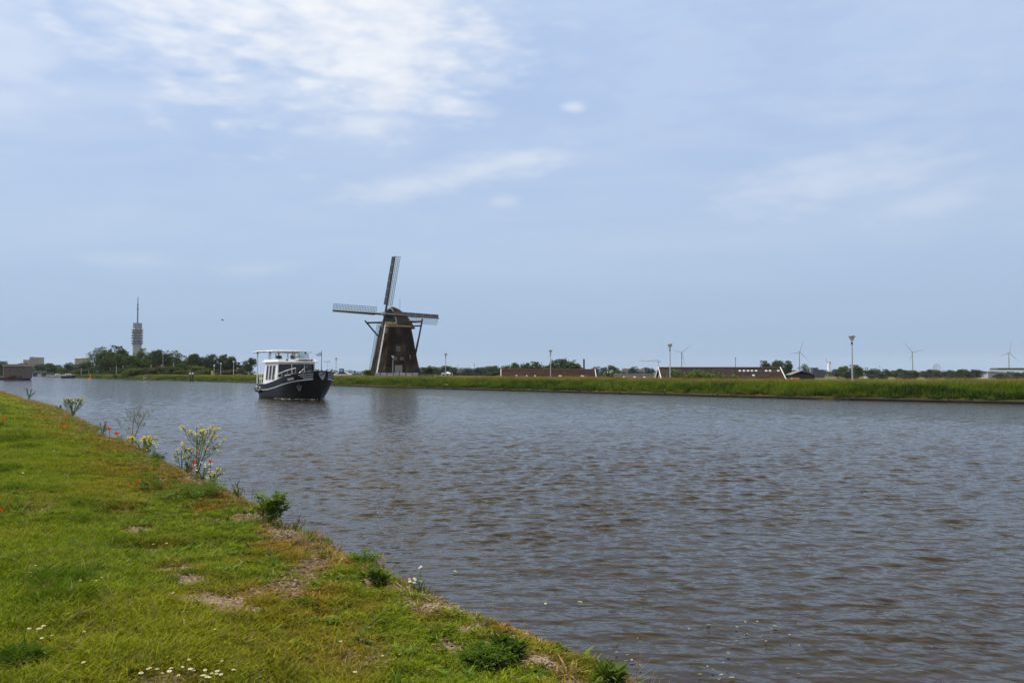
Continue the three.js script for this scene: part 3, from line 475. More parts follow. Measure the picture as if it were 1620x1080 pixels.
turbine(1078.5, 558, 2600, [[1094, 545], [1063.5, 553], [1083.5, 577.5]], 'wind turbine beside the lamp post, one blade pointing up to the right');
turbine(1265, 557, 2500, [[1272, 536.5], [1246.5, 561], [1280, 572]], 'wind turbine behind the small loose tree, one blade pointing straight up');
turbine(1444, 557.5, 2700, [[1429.5, 542], [1463.5, 552.5], [1437, 576.5]], 'wind turbine above the low tree row, blades forming a leaning Y');
turbine(1596.5, 558.5, 2800, [[1600.5, 540], [1578.5, 564], [1613.5, 573.5]], 'wind turbine above the long white hall at the edge');
{ // white tower with a grey box top, a slanting mast at its side
  const d = 1500, k = d / F, b = at(1312, 588, d), o = thing('tower', 'white tapering tower with a grey box at its top and a slanted mast', 'tower', V(b.x, -2, b.z)), Y = (py) => at(1312, py, d).y + 2;
  part('shaft', new THREE.CylinderGeometry(2.0 * k, 3.0 * k, Y(573), 12).translate(0, Y(573) / 2, 0), M.white, o);
  part('box_top', box(1.0 * k, Y(574), 0, 3.4 * k, 3.6 * k, 3 * k), M.grey, o);
  part('mast', rod(V(-1 * k, Y(577), 0), V(-5 * k, Y(567), 0), 0.5 * k, 0.25 * k, 6), M.turbine, o);
}
{ // lattice dome of a fairground ride or works behind the tree row
  const d = 900, k = d / F, b = at(1482.5, 588, d), o = thing('lattice_dome', 'pale steel lattice frame with a domed top above the low tree row', 'steel frame', V(b.x, -2, b.z)), Y = (py) => at(1482, py, d).y + 2, g = [];
  for (let i = 0; i < 7; i++) { const x = (i - 3) * 2.1 * k, h = Y(575.5 + Math.pow((i - 3) / 3, 2) * 5); g.push(rod(V(x, 0, 0), V(x, h, 0), 0.22 * k, 0.22 * k, 5)); if (i) { const x0 = x - 2.1 * k, h0 = Y(575.5 + Math.pow((i - 4) / 3, 2) * 5); g.push(rod(V(x0, h0, 0), V(x, h, 0), 0.3 * k, 0.3 * k, 5)); for (let q = 0; q < 4; q++) g.push(rod(V(x0, h0 * (0.5 + q * 0.12), 0), V(x, h * (0.62 + q * 0.12), 0), 0.16 * k, 0.16 * k, 5)); } }
  part('lattice', join(g), mat([0.42, 0.43, 0.46], 0.5), o);
}
{ // tower crane and thin masts
  const d = 1300, k = d / F, b = at(1041.5, 588, d), o = thing('tower_crane', 'thin tower crane with its jib pointing left on the horizon', 'crane', V(b.x, -2, b.z)), Y = (py) => at(1041, py, d).y + 2;
  part('mast', rod(V(0, 0, 0), V(0, Y(569), 0), 0.4 * k, 0.4 * k, 5), M.turbine, o);
  part('jib', join([rod(V(3 * k, Y(571.6), 0), V(-31 * k, Y(570.6), 0), 0.35 * k, 0.25 * k, 5), rod(V(0, Y(568.8), 0), V(-18 * k, Y(570.9), 0), 0.13 * k, 0.13 * k, 4)]), M.turbine, o);
  part('counterweight', box(3.4 * k, Y(572), 0, 1.6 * k, 1.4 * k, 1.4 * k), M.grey, o);
  for (const [px, top, dd, l, w] of [[1164, 565.5, 900, 'grey lattice mast above the brown roof ridge', 0.7], [750.5, 575, 1100, 'thin mast on the skyline right of the windmill', 0.5], [724.5, 576, 1000, 'slim pole on the skyline near the lamp post by the windmill', 0.3], [1392.5, 579, 700, 'short pole on the skyline right of the tallest lamp post', 0.3]]) {
    const kk = dd / F, q = at(px, 590, dd), t = thing('radio_mast', l, 'mast', V(q.x, -2, q.z)), h = at(px, top, dd).y + 2;
    part('mast', join([rod(V(0, 0, 0), V(0, h, 0), w * kk, w * kk * 0.6, 6), box(0, h * 0.97, 0, w * 2.6 * kk, 1.6 * kk, w * 2 * kk)]), M.turbine, t);
  }
}
// ---------------------------------------------------------------- buildings
function windowsOn(o, list, m = M.glassDark) { for (const [x, y, z, w, h, turn = 0] of list) { const f = part('window', box(0, 0, 0, w, h, 0.12), M.white, o); f.position.set(x, y, z); f.rotation.y = turn; const q = part('pane', box(0, 0, 0.03, w * 0.82, h * 0.82, 0.12), m, f); q.userData = {}; } }
{
  let d = 1500, k = d / F, b = at(52, 590, d), o = thing('apartment_block', 'grey stepped apartment block far behind the barge cabin', 'building', V(b.x, -2, b.z)), Y = (py) => at(52, py, d).y + 2;
  part('wall', join([box(5 * k, Y(566) / 2, 0, 15 * k, Y(566), 14 * k), box(-7.5 * k, Y(569) / 2, 0, 10 * k, Y(569), 13 * k)]), mat([0.26, 0.21, 0.19], 0.9), o);
  part('roof', join([box(5 * k, Y(565.6), 0, 15.6 * k, 0.9 * k, 14.6 * k), box(-2 * k, Y(565), 0, 3 * k, 1.4 * k, 3 * k)]), M.grey, o);
  for (let r = 0; r < 5; r++) for (let c = 0; c < 5; c++) { const w = part('window', box(0, 0, 0, 1.9 * k, 0.9 * k, 0.4 * k), M.glassDark, o); w.position.set((-0.2 + c * 2.9) * k, Y(568.6 + r * 3.2), 7 * k); }
  d = 1200; k = d / F; b = at(129, 590, d); o = thing('apartment_block', 'brown apartment block with a rounded top behind the dark tree', 'building', V(b.x, -2, b.z)); Y = (py) => at(129, py, d).y + 2;
  part('wall', new THREE.CylinderGeometry(11.5 * k, 11.5 * k, Y(566.5), 24, 1).scale(1, 1, 0.6).translate(0, Y(566.5) / 2, 0), mat([0.23, 0.18, 0.16], 0.9), o);
  part('roof', join([new THREE.CylinderGeometry(8 * k, 11.9 * k, 1.6 * k, 24).scale(1, 1, 0.6).translate(0, Y(566.0), 0)]), M.grey, o);
  for (let r = 0; r < 3; r++) { const w = part('window_band', new THREE.CylinderGeometry(11.7 * k, 11.7 * k, 1.0 * k, 24, 1).scale(1, 1, 0.6), mat([0.36, 0.32, 0.28], 0.7), o); w.position.y = Y(568.6 + r * 2.6); }
}
const barge = []; // white barge boards of a gable
function longRoof(label, x0, x1, ridge, depth, m, eave, group, holes, plain) {
  const a = at(x0, ridge, depth), b = at(x1, ridge, depth), L = a.distanceTo(b), o = thing('farm_building', label, 'building', V(a.x, -2, a.z), 0, group), h = a.y + 2, half = h * 1.05, y0 = 1.6;
  const R = rng(Math.round(x0)), tile = [];
  part('wall', join([box(L / 2, y0 / 2, half - 0.25, L - 0.1, y0, 0.25), box(L / 2, y0 / 2, -half + 0.25, L - 0.1, y0, 0.25)]), M.brick, o);
  const gab = []; for (const x of [0.1, L - 0.1]) gab.push([V(x, 0, half - 0.2), V(x, 0, -half + 0.2), V(x, h - 0.25, -0.05), V(x, h - 0.25, 0.05)], [V(x, 0, half - 0.2), V(x, 0, -half + 0.2), V(x, y0, -half + 0.2), V(x, y0, half - 0.2)]);
  part('gable', quads(gab), eave, o);
  const rows = 16, rise = (h - y0 + 0.3) / rows; // courses of tiles, each a little proud of the one above
  for (const s of [1, -1]) { const g = []; for (let i = 0; i < rows; i++) { const y = y0 - 0.3 + i * rise, z = s * (half + 0.2) * (1 - i / rows), z2 = s * (half + 0.2) * (1 - (i + 1) / rows); for (let c = 0; c < 26; c++) { const xa = -0.15 + c * (L + 0.3) / 26, xb = xa + (L + 0.3) / 26 - 0.015, j = 0.03 * R(); g.push([V(xa, y + 0.07 + j, z + s * 0.05), V(xb, y + 0.07 + j, z + s * 0.05), V(xb, y + rise + j, z2), V(xa, y + rise + j, z2)], [V(xa, y, z + s * 0.04), V(xb, y, z + s * 0.04), V(xb, y + 0.07 + j, z + s * 0.05), V(xa, y + 0.07 + j, z + s * 0.05)]); } }
    const q = part('roof', colored(quads(g), R, m), tinted, o); q.userData = {}; }
  part('ridge', rod(V(-0.15, h + 0.05, 0), V(L + 0.15, h + 0.05, 0), 0.16, 0.16, 8), m, o);
  const t = V(0, 0, 0); if (!plain) for (const x of [-0.2, L + 0.2]) for (const s of [1, -1]) part('bargeboard', beam(V(x, y0 - 0.35, s * (half + 0.28)), V(x, h + 0.16, s * 0.05), 0.10, 0.22), M.white, o);
  for (const [px, py] of holes) { const q = at(px, py, depth), x = q.x - a.x, y = q.y + 2, z = (half + 0.2) * (1 - (y - y0 + 0.3) / (h - y0 + 0.3)); const w = part('skylight', box(0, 0, 0, 0.40, 0.34, 0.14), m === M.redTile ? M.concrete : M.white, o); w.position.set(x, y + 0.05, z + 0.12); w.rotation.x = -0.9; const p = part('pane', box(0, 0, 0.05, 0.28, 0.22, 0.1), mat([0.55, 0.6, 0.65], 0.1), w); p.userData = {}; }
  return o;
}
const tinted = mat([1, 1, 1], 0.95, { vertexColors: true, specularIntensity: 0.2 });
function colored(g, R, m) { const n = g.attributes.position.count, c = new Float32Array(n * 3), b = m.color; let s = 0; for (let i = 0; i < n; i++) { if (i % 12 === 0) { const x = g.attributes.position.getX(i), y = g.attributes.position.getY(i); s = 0.7 + 0.35 * R() + 0.55 * (fbm(x * 0.35, y * 1.2 + 3, 3) - 0.4); } c[i * 3] = b.r * s; c[i * 3 + 1] = b.g * s * (0.92 + 0.1 * s); c[i * 3 + 2] = b.b * s; } g.setAttribute('color', new THREE.BufferAttribute(c, 3)); return g; }
longRoof('long farm building with a red-brown tiled roof and white gable boards', 794, 940, 585, 178, M.redTile, mat([0.20, 0.23, 0.17], 0.8), null, [[817, 594.5], [833, 595], [846, 595], [884, 595], [886.5, 595], [919, 595], [921.5, 595.5]]);
longRoof('long farm building with a brown roof, rows of small white skylights and white gable boards', 1043, 1233, 582, 158, M.brownTile, mat([0.17, 0.20, 0.13], 0.8), null, [[1168.5, 587], [1175, 587], [1181.5, 587], [1187.5, 587], [1194, 587], [1210, 587], [1216, 587], [1229, 587], [1155.5, 594], [1187, 594]]);
longRoof('low grey-roofed building with three white skylights between the long roofs', 972, 1030, 593.2, 170, mat([0.13, 0.125, 0.11], 0.9), mat([0.17, 0.2, 0.13], 0.8), null, [[986.5, 597], [1003, 597], [1018.5, 597]], true);
{ // small black shed with a grey roof; orange skip beneath
  const d = 240, b = at(1252.5, 587, d), e = at(1290, 587, d), L = e.x - b.x, o = thing('shed', 'small black timber shed with a grey sheet roof right of the brown roof', 'shed', V(b.x, -2, b.z)), h = b.y + 2;
  part('wall', box(L / 2, (h - 1.0) / 2, -2, L - 0.4, h - 1.0, 4), mat([0.025, 0.024, 0.024], 0.9), o);
  part('gable', quads([[V(0.2, h - 1.1, 0), V(L - 0.2, h - 1.1, 0), V(L * 0.62, h, -2), V(L * 0.35, h, -2)]]), mat([0.03, 0.028, 0.026], 0.9), o);
  part('roof', join([beam(V(-0.3, h - 1.1, -2), V(L * 0.42, h + 0.1, -2), 0.16, 4.6), beam(V(L * 0.42, h + 0.1, -2), V(L + 0.3, h - 1.1, -2), 0.16, 4.6)]), mat([0.17, 0.165, 0.155], 0.8), o);
  const s = at(1258, 597.5, 236); solo('skip_container', new RoundedBoxGeometry(2.0, 0.9, 1.4, 2, 0.08).translate(s.x, s.y - 0.45, s.z), M.orange, 'orange container beside the small black shed', 'container');
  const f = at(1291, 588, 700), k = 700 / F, p = thing('warehouse', 'dark flat-roofed buildings beyond the small shed', 'building', V(f.x, -2, f.z));
  part('wall', join([box(-2 * k, 3, 0, 9 * k, (at(0, 582, 700).y + 2) * 1, 8 * k).translate(0, (at(0, 582, 700).y + 2) / 2 - 3, 0), box(7 * k, (at(0, 585, 700).y + 2) / 2, 0, 10 * k, at(0, 585, 700).y + 2, 8 * k)]), mat([0.05, 0.06, 0.075], 0.8), p);
  part('roof', join([box(-2 * k, at(0, 581.6, 700).y + 2, 0, 10 * k, 0.6 * k, 9 * k), box(7 * k, at(0, 584.7, 700).y + 2, 0, 11 * k, 0.5 * k, 9 * k)]), M.grey, p);
}
{ // long white hall at the right, warehouses by the tree row
  const d = 620, k = d / F, b = at(1602, 590, d), o = thing('hall', 'long low hall with white wall band and dark green roof at the edge', 'building', V(b.x, -2, b.z)), Y = (py) => at(1602, py, d).y + 2;
  part('wall', box(0, Y(590) / 2, 0, 88 * k, Y(590), 20 * k), mat([0.30, 0.30, 0.30], 0.8), o);
  for (let i = 0; i < 16; i++) { const w = part('wall_panel', box(0, 0, 0, 5.3 * k, 2.6 * k, 0.4 * k), M.white, o); w.position.set((-41.2 + i * 5.5) * k, Y(586.2), 10.2 * k); }
  part('roof', box(8 * k, Y(583.4), 0, 74 * k, 2.8 * k, 20 * k), mat([0.05, 0.07, 0.06], 0.8), o);
  for (let i = 0; i < 12; i++) { const w = part('window', box(0, 0, 0, 4 * k, 1.5 * k, 0.3 * k), M.glassDark, o); w.position.set((-38 + i * 7) * k, Y(590), 10.1 * k); }
  for (const [x, w, top, l, m] of [[1377, 14, 586, 'low grey shed left of the low tree row', M.concrete], [1433, 22, 586, 'low dark shed behind the turbine tower', M.grey], [994, 18, 583, 'hazy pale village house under the crane', M.concrete], [1012, 12, 584, 'hazy brown village house left of the crane', M.brick], [982, 12, 586, 'hazy village house beside the white-blossomed bush', M.grey], [733, 26, 585, 'hazy grey houses right of the windmill', M.brick], [708, 18, 586, 'hazy low house behind the lamp post right of the windmill', M.concrete], [84, 30, 582, 'red-brown roof among the trees above the bridge', M.brick]]) {
    const dd = 640, kk = dd / F, q = at(x, 590, dd), t = thing('house', l, 'house', V(q.x, -2, q.z)), h = at(x, top, dd).y + 2, ww = w * kk;
    part('wall', box(0, h * 0.36, 0, ww, h * 0.72, 7), m, t); const sh = new THREE.Shape([new THREE.Vector2(-4, 0), new THREE.Vector2(4, 0), new THREE.Vector2(0, h * 0.3)]);
    part('roof', new THREE.ExtrudeGeometry(sh, { depth: ww * 1.02, bevelEnabled: false }).rotateY(Math.PI / 2).translate(-ww * 0.51, h * 0.72, 0), M.brownTile, t);
    for (let i = 0; i < 3; i++) { const w2 = part('window', box(0, 0, 0, ww * 0.14, h * 0.2, 0.2), M.glassDark, t); w2.position.set((i - 1) * ww * 0.3, h * 0.45, 3.55); }
  }
  const c = at(924, 590, 230), ch = thing('chimney', 'dark square chimney at the right of the trees behind the red roof', 'chimney', V(c.x, -2, c.z)), hh = at(924, 568.5, 230).y + 2;
  part('stack', box(0, hh / 2, 0, 0.42, hh, 0.42), M.dark, ch); part('cap', join([box(0, hh + 0.02, 0, 0.6, 0.14, 0.6), box(0, hh * 0.93, 0, 0.52, 0.1, 0.52)]), M.dark, ch);
}
{ // bridge at the far end, moored boats, barge with a cabin
  const d = 520, k = d / F, b = at(60, 590, d), o = thing('bridge', 'low blue-railed road bridge at the far end of the canal', 'bridge', V(b.x, 0, b.z)), Y = (py) => at(60, py, d).y;
  part('deck', box(0, Y(589), 0, 44 * k, 1.1 * k, 6), mat([0.16, 0.22, 0.28], 0.6), o); part('railing', join([box(0, Y(587.2), 3, 44 * k, 0.35 * k, 0.15), ...Array.from({ length: 15 }, (_, i) => box((-21 + i * 3) * k, Y(588), 3, 0.25 * k, 1.6 * k, 0.15))]), mat([0.12, 0.24, 0.36], 0.5), o);
  for (const x of [-19, -6, 8, 20]) { const q = part('pier', box(0, 0, 0, 2.2 * k, 7, 5), M.concrete, o); q.position.set(x * k, Y(593) - 1.5, 0); }
  for (const [px, py, dd, len, l] of [[90, 597.2, 400, 4.4, 'small white motorboat moored left of the other at the far bank'], [107, 598, 370, 5.4, 'white cabin boat with a dark hull moored beside the reeds'], [67, 594.3, 470, 4.2, 'tiny white boat near the bridge piers']]) {
    const q = onLevel(px, py, 0), t = thing('moored_boat', l, 'boat', V(q.x, 0, q.z), 0.5), rings = [];
    for (let i = 0; i <= 8; i++) { const u = i / 8, w = 0.9 * Math.pow(Math.max(0.02, 1 - Math.pow(u, 3)), 0.6); rings.push([V(u * len - len / 2, 0.9 + u * 0.3, -w), V(u * len - len / 2, 0.1, -w * 0.8), V(u * len - len / 2, -0.2, 0), V(u * len - len / 2, 0.1, w * 0.8), V(u * len - len / 2, 0.9 + u * 0.3, w)]); }
    part('hull', loft(rings), l.includes('dark hull') ? M.dark : M.white, t); part('deck', box(-0.1 * len, 0.8, 0, len * 0.75, 0.06, 1.4), M.offWhite, t);
    part('cabin', box(0, 1.35, 0, len * 0.42, 1.0, 1.3, 0.15), M.white, t); for (const s of [-0.5, 0.5]) { const w = part('window', box(s * len * 0.18, 1.45, 0, len * 0.13, 0.4, 1.36), M.glassDark, t); }
  }
  const h = onLevel(19.5, 601.2, 0), q = 250 / F, s = thing('cabin_barge', 'brown box-like cabin with a tan flat roof on a moored dark barge', 'barge', V(h.x, 0, h.z), 0);
  const dz = -h.z / F, Yb = (py) => at(24, py, -h.z).y;
  part('hull', join([box(-2 * dz, 0.35, 0, 46 * dz, 1.3, 5, 0.2), box(19 * dz, 0.75, 0, 5 * dz, 1.5, 4.6, 0.3)]), mat([0.06, 0.035, 0.03], 0.8), s);
  const wl = [box(8 * dz, (Yb(597) + Yb(579.5)) / 2, 0, 31 * dz, Yb(579.5) - Yb(597) + 0.6, 4.4)];
  part('cabin', join(wl), M.brownWall, s); part('roof', join([box(7.4 * dz, Yb(578), 0, 33.5 * dz, 2.9 * dz, 5.0), box(7.4 * dz, Yb(576.3), 0, 32.5 * dz, 0.5 * dz, 5.2)]), M.tan, s);
  part('corner_board', box(-7.6 * dz, (Yb(598) + Yb(580)) / 2, 2.15, 0.9 * dz, Yb(580) - Yb(598), 0.3), M.tan, s);
  for (const [x, y, w, hh] of [[3, 585.5, 3.4, 3], [15.5, 586.5, 1.8, 7], [19.4, 588, 2.0, 5]]) { const f = part('window', box(0, 0, 0, w * dz, hh * dz, 0.16), M.tan, s); f.position.set(x * dz, Yb(y), 2.2); part('pane', box(0, 0, 0.03, w * dz * 0.8, hh * dz * 0.86, 0.14), M.glassDark, f); }
  part('bollard', rod(V(-18 * dz, 0.8, 1.6), V(-18 * dz, 1.6, 1.6), 0.2, 0.2, 8), M.dark, s); part('crate', box(7 * dz, 1.2, 2.6, 8 * dz, 0.7, 0.6, 0.08), mat([0.10, 0.045, 0.035], 0.8), s);
}

// ---------------------------------------------------------------- the windmill
{
  const k = 171 / F, ground = MILL.y, o = thing('windmill', 'dark thatched octagonal windmill with four lattice sails and a green-fronted cap', 'windmill', MILL);
  const Yp = (py) => at(622, py, 171).y - ground;
  const W = [[0, 6.05], [1.2, 5.45], [2.6, 5.02], [4.2, 4.66], [6.0, 4.32], [8.2, 3.93], [10.2, 3.50], [10.75, 3.38]]; // half width against height
  const R = rng(3), turn = rad(22.5 + 9), thatch = mat([1, 1, 1], 0.98, { vertexColors: true, specularIntensity: 0.15, bumpMap: noiseTexture(256, (u, v) => { const a = tfbm(u * 1, v * 0.25, 32, 3); return [a, a, a]; }, false), bumpScale: 0.05 });
  const corner = (i, r) => V(Math.sin(turn + i * Math.PI / 4) * r * 1.05, 0, Math.cos(turn + i * Math.PI / 4) * r * 1.05);
  // thatch, a panel for every side, in overlapping courses with rounded arrises
  for (let i = 0; i < 8; i++) {
    const p = [], c = [], uv = [], idx = [], n = 14, rows = 60, H = 10.75;
    for (let r = 0; r <= rows; r++) { const y = 0.95 + (H - 0.95) * r / rows, w = table(W, y), a = corner(i, w), b = corner(i + 1, w); for (let j = 0; j <= n; j++) { const t = j / n, q = a.clone().lerp(b, t), bulge = 1 + 0.012 * Math.sin(Math.PI * t) + 0.006 * (noise(q.x * 3 + i * 9, y * 3) - 0.5) + 0.012 * ((r * 0.25) % 1); p.push(q.x * bulge, y, q.z * bulge); uv.push(t * w * 0.8 / 2, y / 2); const f = fbm(q.x * 0.9 + i * 3, y * 0.5, 4), s = 0.55 + 0.9 * f, e = smooth(0.14, 0, Math.min(t, 1 - t)); const cc = mix3([0.024, 0.019, 0.015], [0.046, 0.034, 0.024], smooth(0.4, 0.7, f)); c.push(cc[0] * s + e * 0.018, cc[1] * s + e * 0.008, cc[2] * s + e * 0.003); } }
    for (let r = 0; r < rows; r++) for (let j = 0; j < n; j++) { const a = r * (n + 1) + j, b = a + 1, d = a + n + 1; idx.push(a, b, d + 1, a, d + 1, d); }
    const g = soup(p, null, uv, c); g.setIndex(idx); g.computeVertexNormals(); part('thatch', g, thatch, o);
  }
  const ring = (y, r) => { const a = []; for (let i = 0; i <= 8; i++) a.push(corner(i, r).setY(y)); return a; };
  const flat = (rings) => { const q = []; for (let i = 0; i < rings.length - 1; i++) for (let j = 0; j < 8; j++) q.push([rings[i][j], rings[i][j + 1], rings[i + 1][j + 1], rings[i + 1][j]]); return quads(q); };
  part('base', flat([ring(-0.3, 5.75), ring(1.0, 5.55)]), mat([0.045, 0.036, 0.032], 0.9), o);
  part('eaves', flat([ring(10.72, 3.5), ring(11.05, 3.52), ring(11.05, 3.2)]), mat([0.36, 0.26, 0.09], 0.7), o);
  // door and windows sit on the front sides
  const face = (px, py) => { const y = Yp(py), w = table(W, y); const s = (px - 622.8) * k; let z = 0; for (let i = 0; i < 8; i++) { const a = corner(i, w), b = corner(i + 1, w); if ((a.x - s) * (b.x - s) <= 0 && a.z + b.z > 0) { const t = (s - a.x) / (b.x - a.x); z = Math.max(z, mix(a.z, b.z, t)); var ang = Math.atan2(-(b.z - a.z), b.x - a.x); } } return [V(s, y, z), ang]; };
  const hole = (name, px, py, w, h, m, frame) => { const [q, a] = face(px, py), f = part(name, box(0, 0, 0, w, h, 0.35), frame, o); f.position.copy(q); f.rotation.set(-0.12, a, 0, 'YXZ'); const n = name === 'door' ? 5 : 2; for (let i = 0; i < n; i++) { const b = part(name === 'door' ? 'plank' : 'pane', box((i + 0.5) / n * w * 0.86 - w * 0.43, -0.02, 0.06, w * 0.86 / n - 0.03, h * 0.88, 0.3), m, f); b.userData = {}; } return f; };
  hole('door', 633.5, 585.8, 1.5, 2.1, mat([0.20, 0.185, 0.20], 0.7), mat([0.25, 0.22, 0.19], 0.8));
  for (const [x, y, w, h] of [[631.8, 552.5, 0.75, 0.95], [627.5, 568, 0.7, 0.62], [637.5, 568, 0.7, 0.62], [613, 525, 0.6, 0.9], [648.5, 565, 0.35, 0.8]]) hole('window', x, y, w, h, mat([0.10, 0.085, 0.07], 0.15), mat([0.27, 0.18, 0.12], 0.8));
  part('band', flat([ring(1.9, 5.30), ring(2.05, 5.26)]), mat([0.05, 0.042, 0.036], 0.9), o);
  // cap, windshaft, sails: turned to the left of the viewer
  const yaw = rad(20), f = V(-Math.sin(yaw), 0, Math.cos(yaw)), s = V(Math.cos(yaw), 0, Math.sin(yaw)), up = V(0, 1, 0);
  const at3 = (a, y, q) => f.clone().multiplyScalar(a).addScaledVector(s, q).add(V(0, y, 0));
  const st = [[2.35, 1.75, 3.95], [1.6, 2.6, 4.2], [0.6, 3.4, 3.95], [-0.8, 3.75, 3.3], [-2.2, 3.5, 2.3], [-3.4, 2.6, 1.4], [-4.1, 1.3, 0.8]], rings = [];
  for (const [a, w, h] of st) { const r = []; for (let j = 0; j <= 20; j++) { const t = j / 20 * 2 - 1, q = Math.abs(t); r.push(at3(a, 10.9 + h * (1 - Math.pow(q, 2.1)) - 0.25 * Math.pow(q, 6), w * Math.sign(t) * Math.pow(q, 0.82))); } rings.push(r); }
  const cg = loft(rings), cc = new Float32Array(cg.attributes.position.count * 3); for (let i = 0; i < cc.length / 3; i++) { const p = cg.attributes.position, q = 0.6 + 0.8 * fbm(p.getX(i) * 1.3, p.getY(i) * 1.1 + p.getZ(i), 3); cc[i * 3] = 0.058 * q; cc[i * 3 + 1] = 0.044 * q; cc[i * 3 + 2] = 0.034 * q; } cg.setAttribute('color', new THREE.BufferAttribute(cc, 3));
  part('cap', cg, thatch, o);
  part('cap_rim', tube(rings.map((r) => r[0]).concat(rings.slice().reverse().map((r) => r[20])), 0.14, 6), mat([0.05, 0.04, 0.03], 0.9), o);
  const green = mat([0.014, 0.060, 0.038], 0.45), cream = mat([0.55, 0.42, 0.20], 0.6), whiteT = mat([0.62, 0.62, 0.58], 0.5), black = mat([0.022, 0.020, 0.020], 0.6);
  const gw = 1.55, gp = []; for (let j = 0; j < 8; j++) { const x0 = -gw + j * gw / 4, x1 = x0 + gw / 4 - 0.025, top = (x) => 11.75 + 2.85 * (1 - Math.pow(Math.abs(x) / gw, 2.2)); gp.push([x0, x1, top(x0), top(x1)]); }
  const gable = part('gable', quads(gp.map(([a, b, c, d]) => [at3(2.38, 11.7, a), at3(2.38, 11.7, b), at3(2.38, d, b), at3(2.38, c, a)])), black, o);
  for (const [a, b, c, d] of gp) { const g = part('plank', quads([[at3(2.46, 11.7, a), at3(2.46, 11.7, b), at3(2.46, d - 0.03, b), at3(2.46, c - 0.03, a)], [at3(2.40, 11.7, b), at3(2.46, 11.7, b), at3(2.46, d - 0.03, b), at3(2.40, d - 0.03, b)]]), green, gable); }
  const trim = []; for (let j = 0; j <= 12; j++) { const x = -gw - 0.08 + (2 * gw + 0.16) * j / 12; trim.push(at3(2.5, 11.7 + 2.98 * (1 - Math.pow(Math.abs(x) / (gw + 0.08), 2.2)), x)); }
  part('gable_trim', tube(trim, 0.085, 6), whiteT, o);
  part('name_board', join([beam(at3(2.55, 11.45, -1.6), at3(2.55, 11.45, 1.6), 0.5, 0.14)]), cream, o);
  part('breast_beam', beam(at3(2.5, 11.15, -1.9), at3(2.5, 11.15, 1.9), 0.35, 0.4), mat([0.2, 0.15, 0.08], 0.7), o);
  const tilt = rad(9), n = f.clone().multiplyScalar(Math.cos(tilt)).addScaledVector(up, Math.sin(tilt)), u1 = up.clone().multiplyScalar(Math.cos(tilt)).addScaledVector(f, -Math.sin(tilt));
  const hub = at3(4.8, Yp(499.5), 0);
  part('windshaft', rod(hub.clone().addScaledVector(n, -3.4), hub.clone().addScaledVector(n, 0.45), 0.33, 0.36, 12), black, o);
  part('shaft_head', join([rod(hub.clone().addScaledVector(n, 0.1), hub.clone().addScaledVector(n, 0.62), 0.5, 0.42, 8), rod(hub.clone().addScaledVector(n, 0.6), hub.clone().addScaledVector(n, 0.78), 0.25, 0.2, 8)]), mat([0.24, 0.22, 0.20], 0.5), o);
  for (let q = 0; q < 4; q++) {
    const th = rad(5.5 + 90 * q), u = u1.clone().multiplyScalar(Math.cos(th)).addScaledVector(s, Math.sin(th)), w = u1.clone().multiplyScalar(-Math.sin(th)).addScaledVector(s, Math.cos(th)), off = n.clone().multiplyScalar(q % 2 ? 0.12 : -0.25);
    const P = (r, t, dz = 0) => hub.clone().add(off).addScaledVector(u, r).addScaledVector(w, t).addScaledVector(n, dz + 0.10 * t);
    const sail = part('sail', join([rod(P(0, 0), P(12.75, 0), 0.26, 0.13, 6)]), black, o, ['upper sail, pointing up', 'sail pointing to the right, grey board along its top', 'lower sail, its board coloured paler as if sunlit, in front of the thatch', 'sail pointing to the left'][q]);
    const RS = 12.75, r0 = 2.0, w1 = 1.42, bars = black;
    for (let i = 0; i <= 28; i++) { const r = r0 + (RS - 0.1 - r0) * i / 28; part('rung', beam(P(r, -0.15, 0.05), P(r, w1, 0.05 - 0.12 * (1 - i / 28)), 0.065, 0.05), bars, sail); }
    for (const t of [0.5, 0.95, 1.38]) part('batten', beam(P(r0, t, 0.08), P(RS - 0.08, t, 0.08), 0.07, 0.05), bars, sail);
    const pale = q === 2 ? mat([0.50, 0.50, 0.50], 0.6) : q === 3 ? mat([0.06, 0.058, 0.06], 0.7) : mat([0.115, 0.115, 0.12], 0.6), bw = q === 3 ? 0.32 : q === 1 ? 0.62 : 0.55;  // lower sail: sunlight on the board is put into its paler colour
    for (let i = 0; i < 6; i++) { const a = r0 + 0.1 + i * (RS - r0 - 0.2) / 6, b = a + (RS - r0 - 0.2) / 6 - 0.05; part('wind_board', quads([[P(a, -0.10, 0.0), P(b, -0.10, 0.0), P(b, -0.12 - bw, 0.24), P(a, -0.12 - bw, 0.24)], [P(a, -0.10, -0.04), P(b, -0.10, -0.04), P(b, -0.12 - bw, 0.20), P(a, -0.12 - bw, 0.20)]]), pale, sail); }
  }
  // tail: cross beams behind the cap, braces down to the winch behind the mill
  const tailFoot = at3(-7.6, 0.4, 0), spruitL = [at3(0.3, 11.9, -7.0), at3(0.3, 11.9, 6.4)], spruitS = [at3(-3.2, 11.2, -3.4), at3(-3.2, 11.2, 4.6)];
  part('long_beam', join([beam(spruitL[0], spruitL[1], 0.32, 0.32)]), black, o); part('short_beam', beam(spruitS[0], spruitS[1], 0.28, 0.28), black, o);
  for (const q of spruitL) part('long_brace', beam(q.clone().add(V(0, 0.5, 0)).addScaledVector(s, q === spruitL[0] ? -0.35 : 0.2), tailFoot, 0.24, 0.24), black, o);
  for (const q of spruitS) part('short_brace', beam(q, tailFoot.clone().add(V(0, 1.6, 0)), 0.2, 0.2), black, o);
  part('tail_pole', beam(at3(-3.6, 11.5, 0), tailFoot, 0.4, 0.4), black, o);
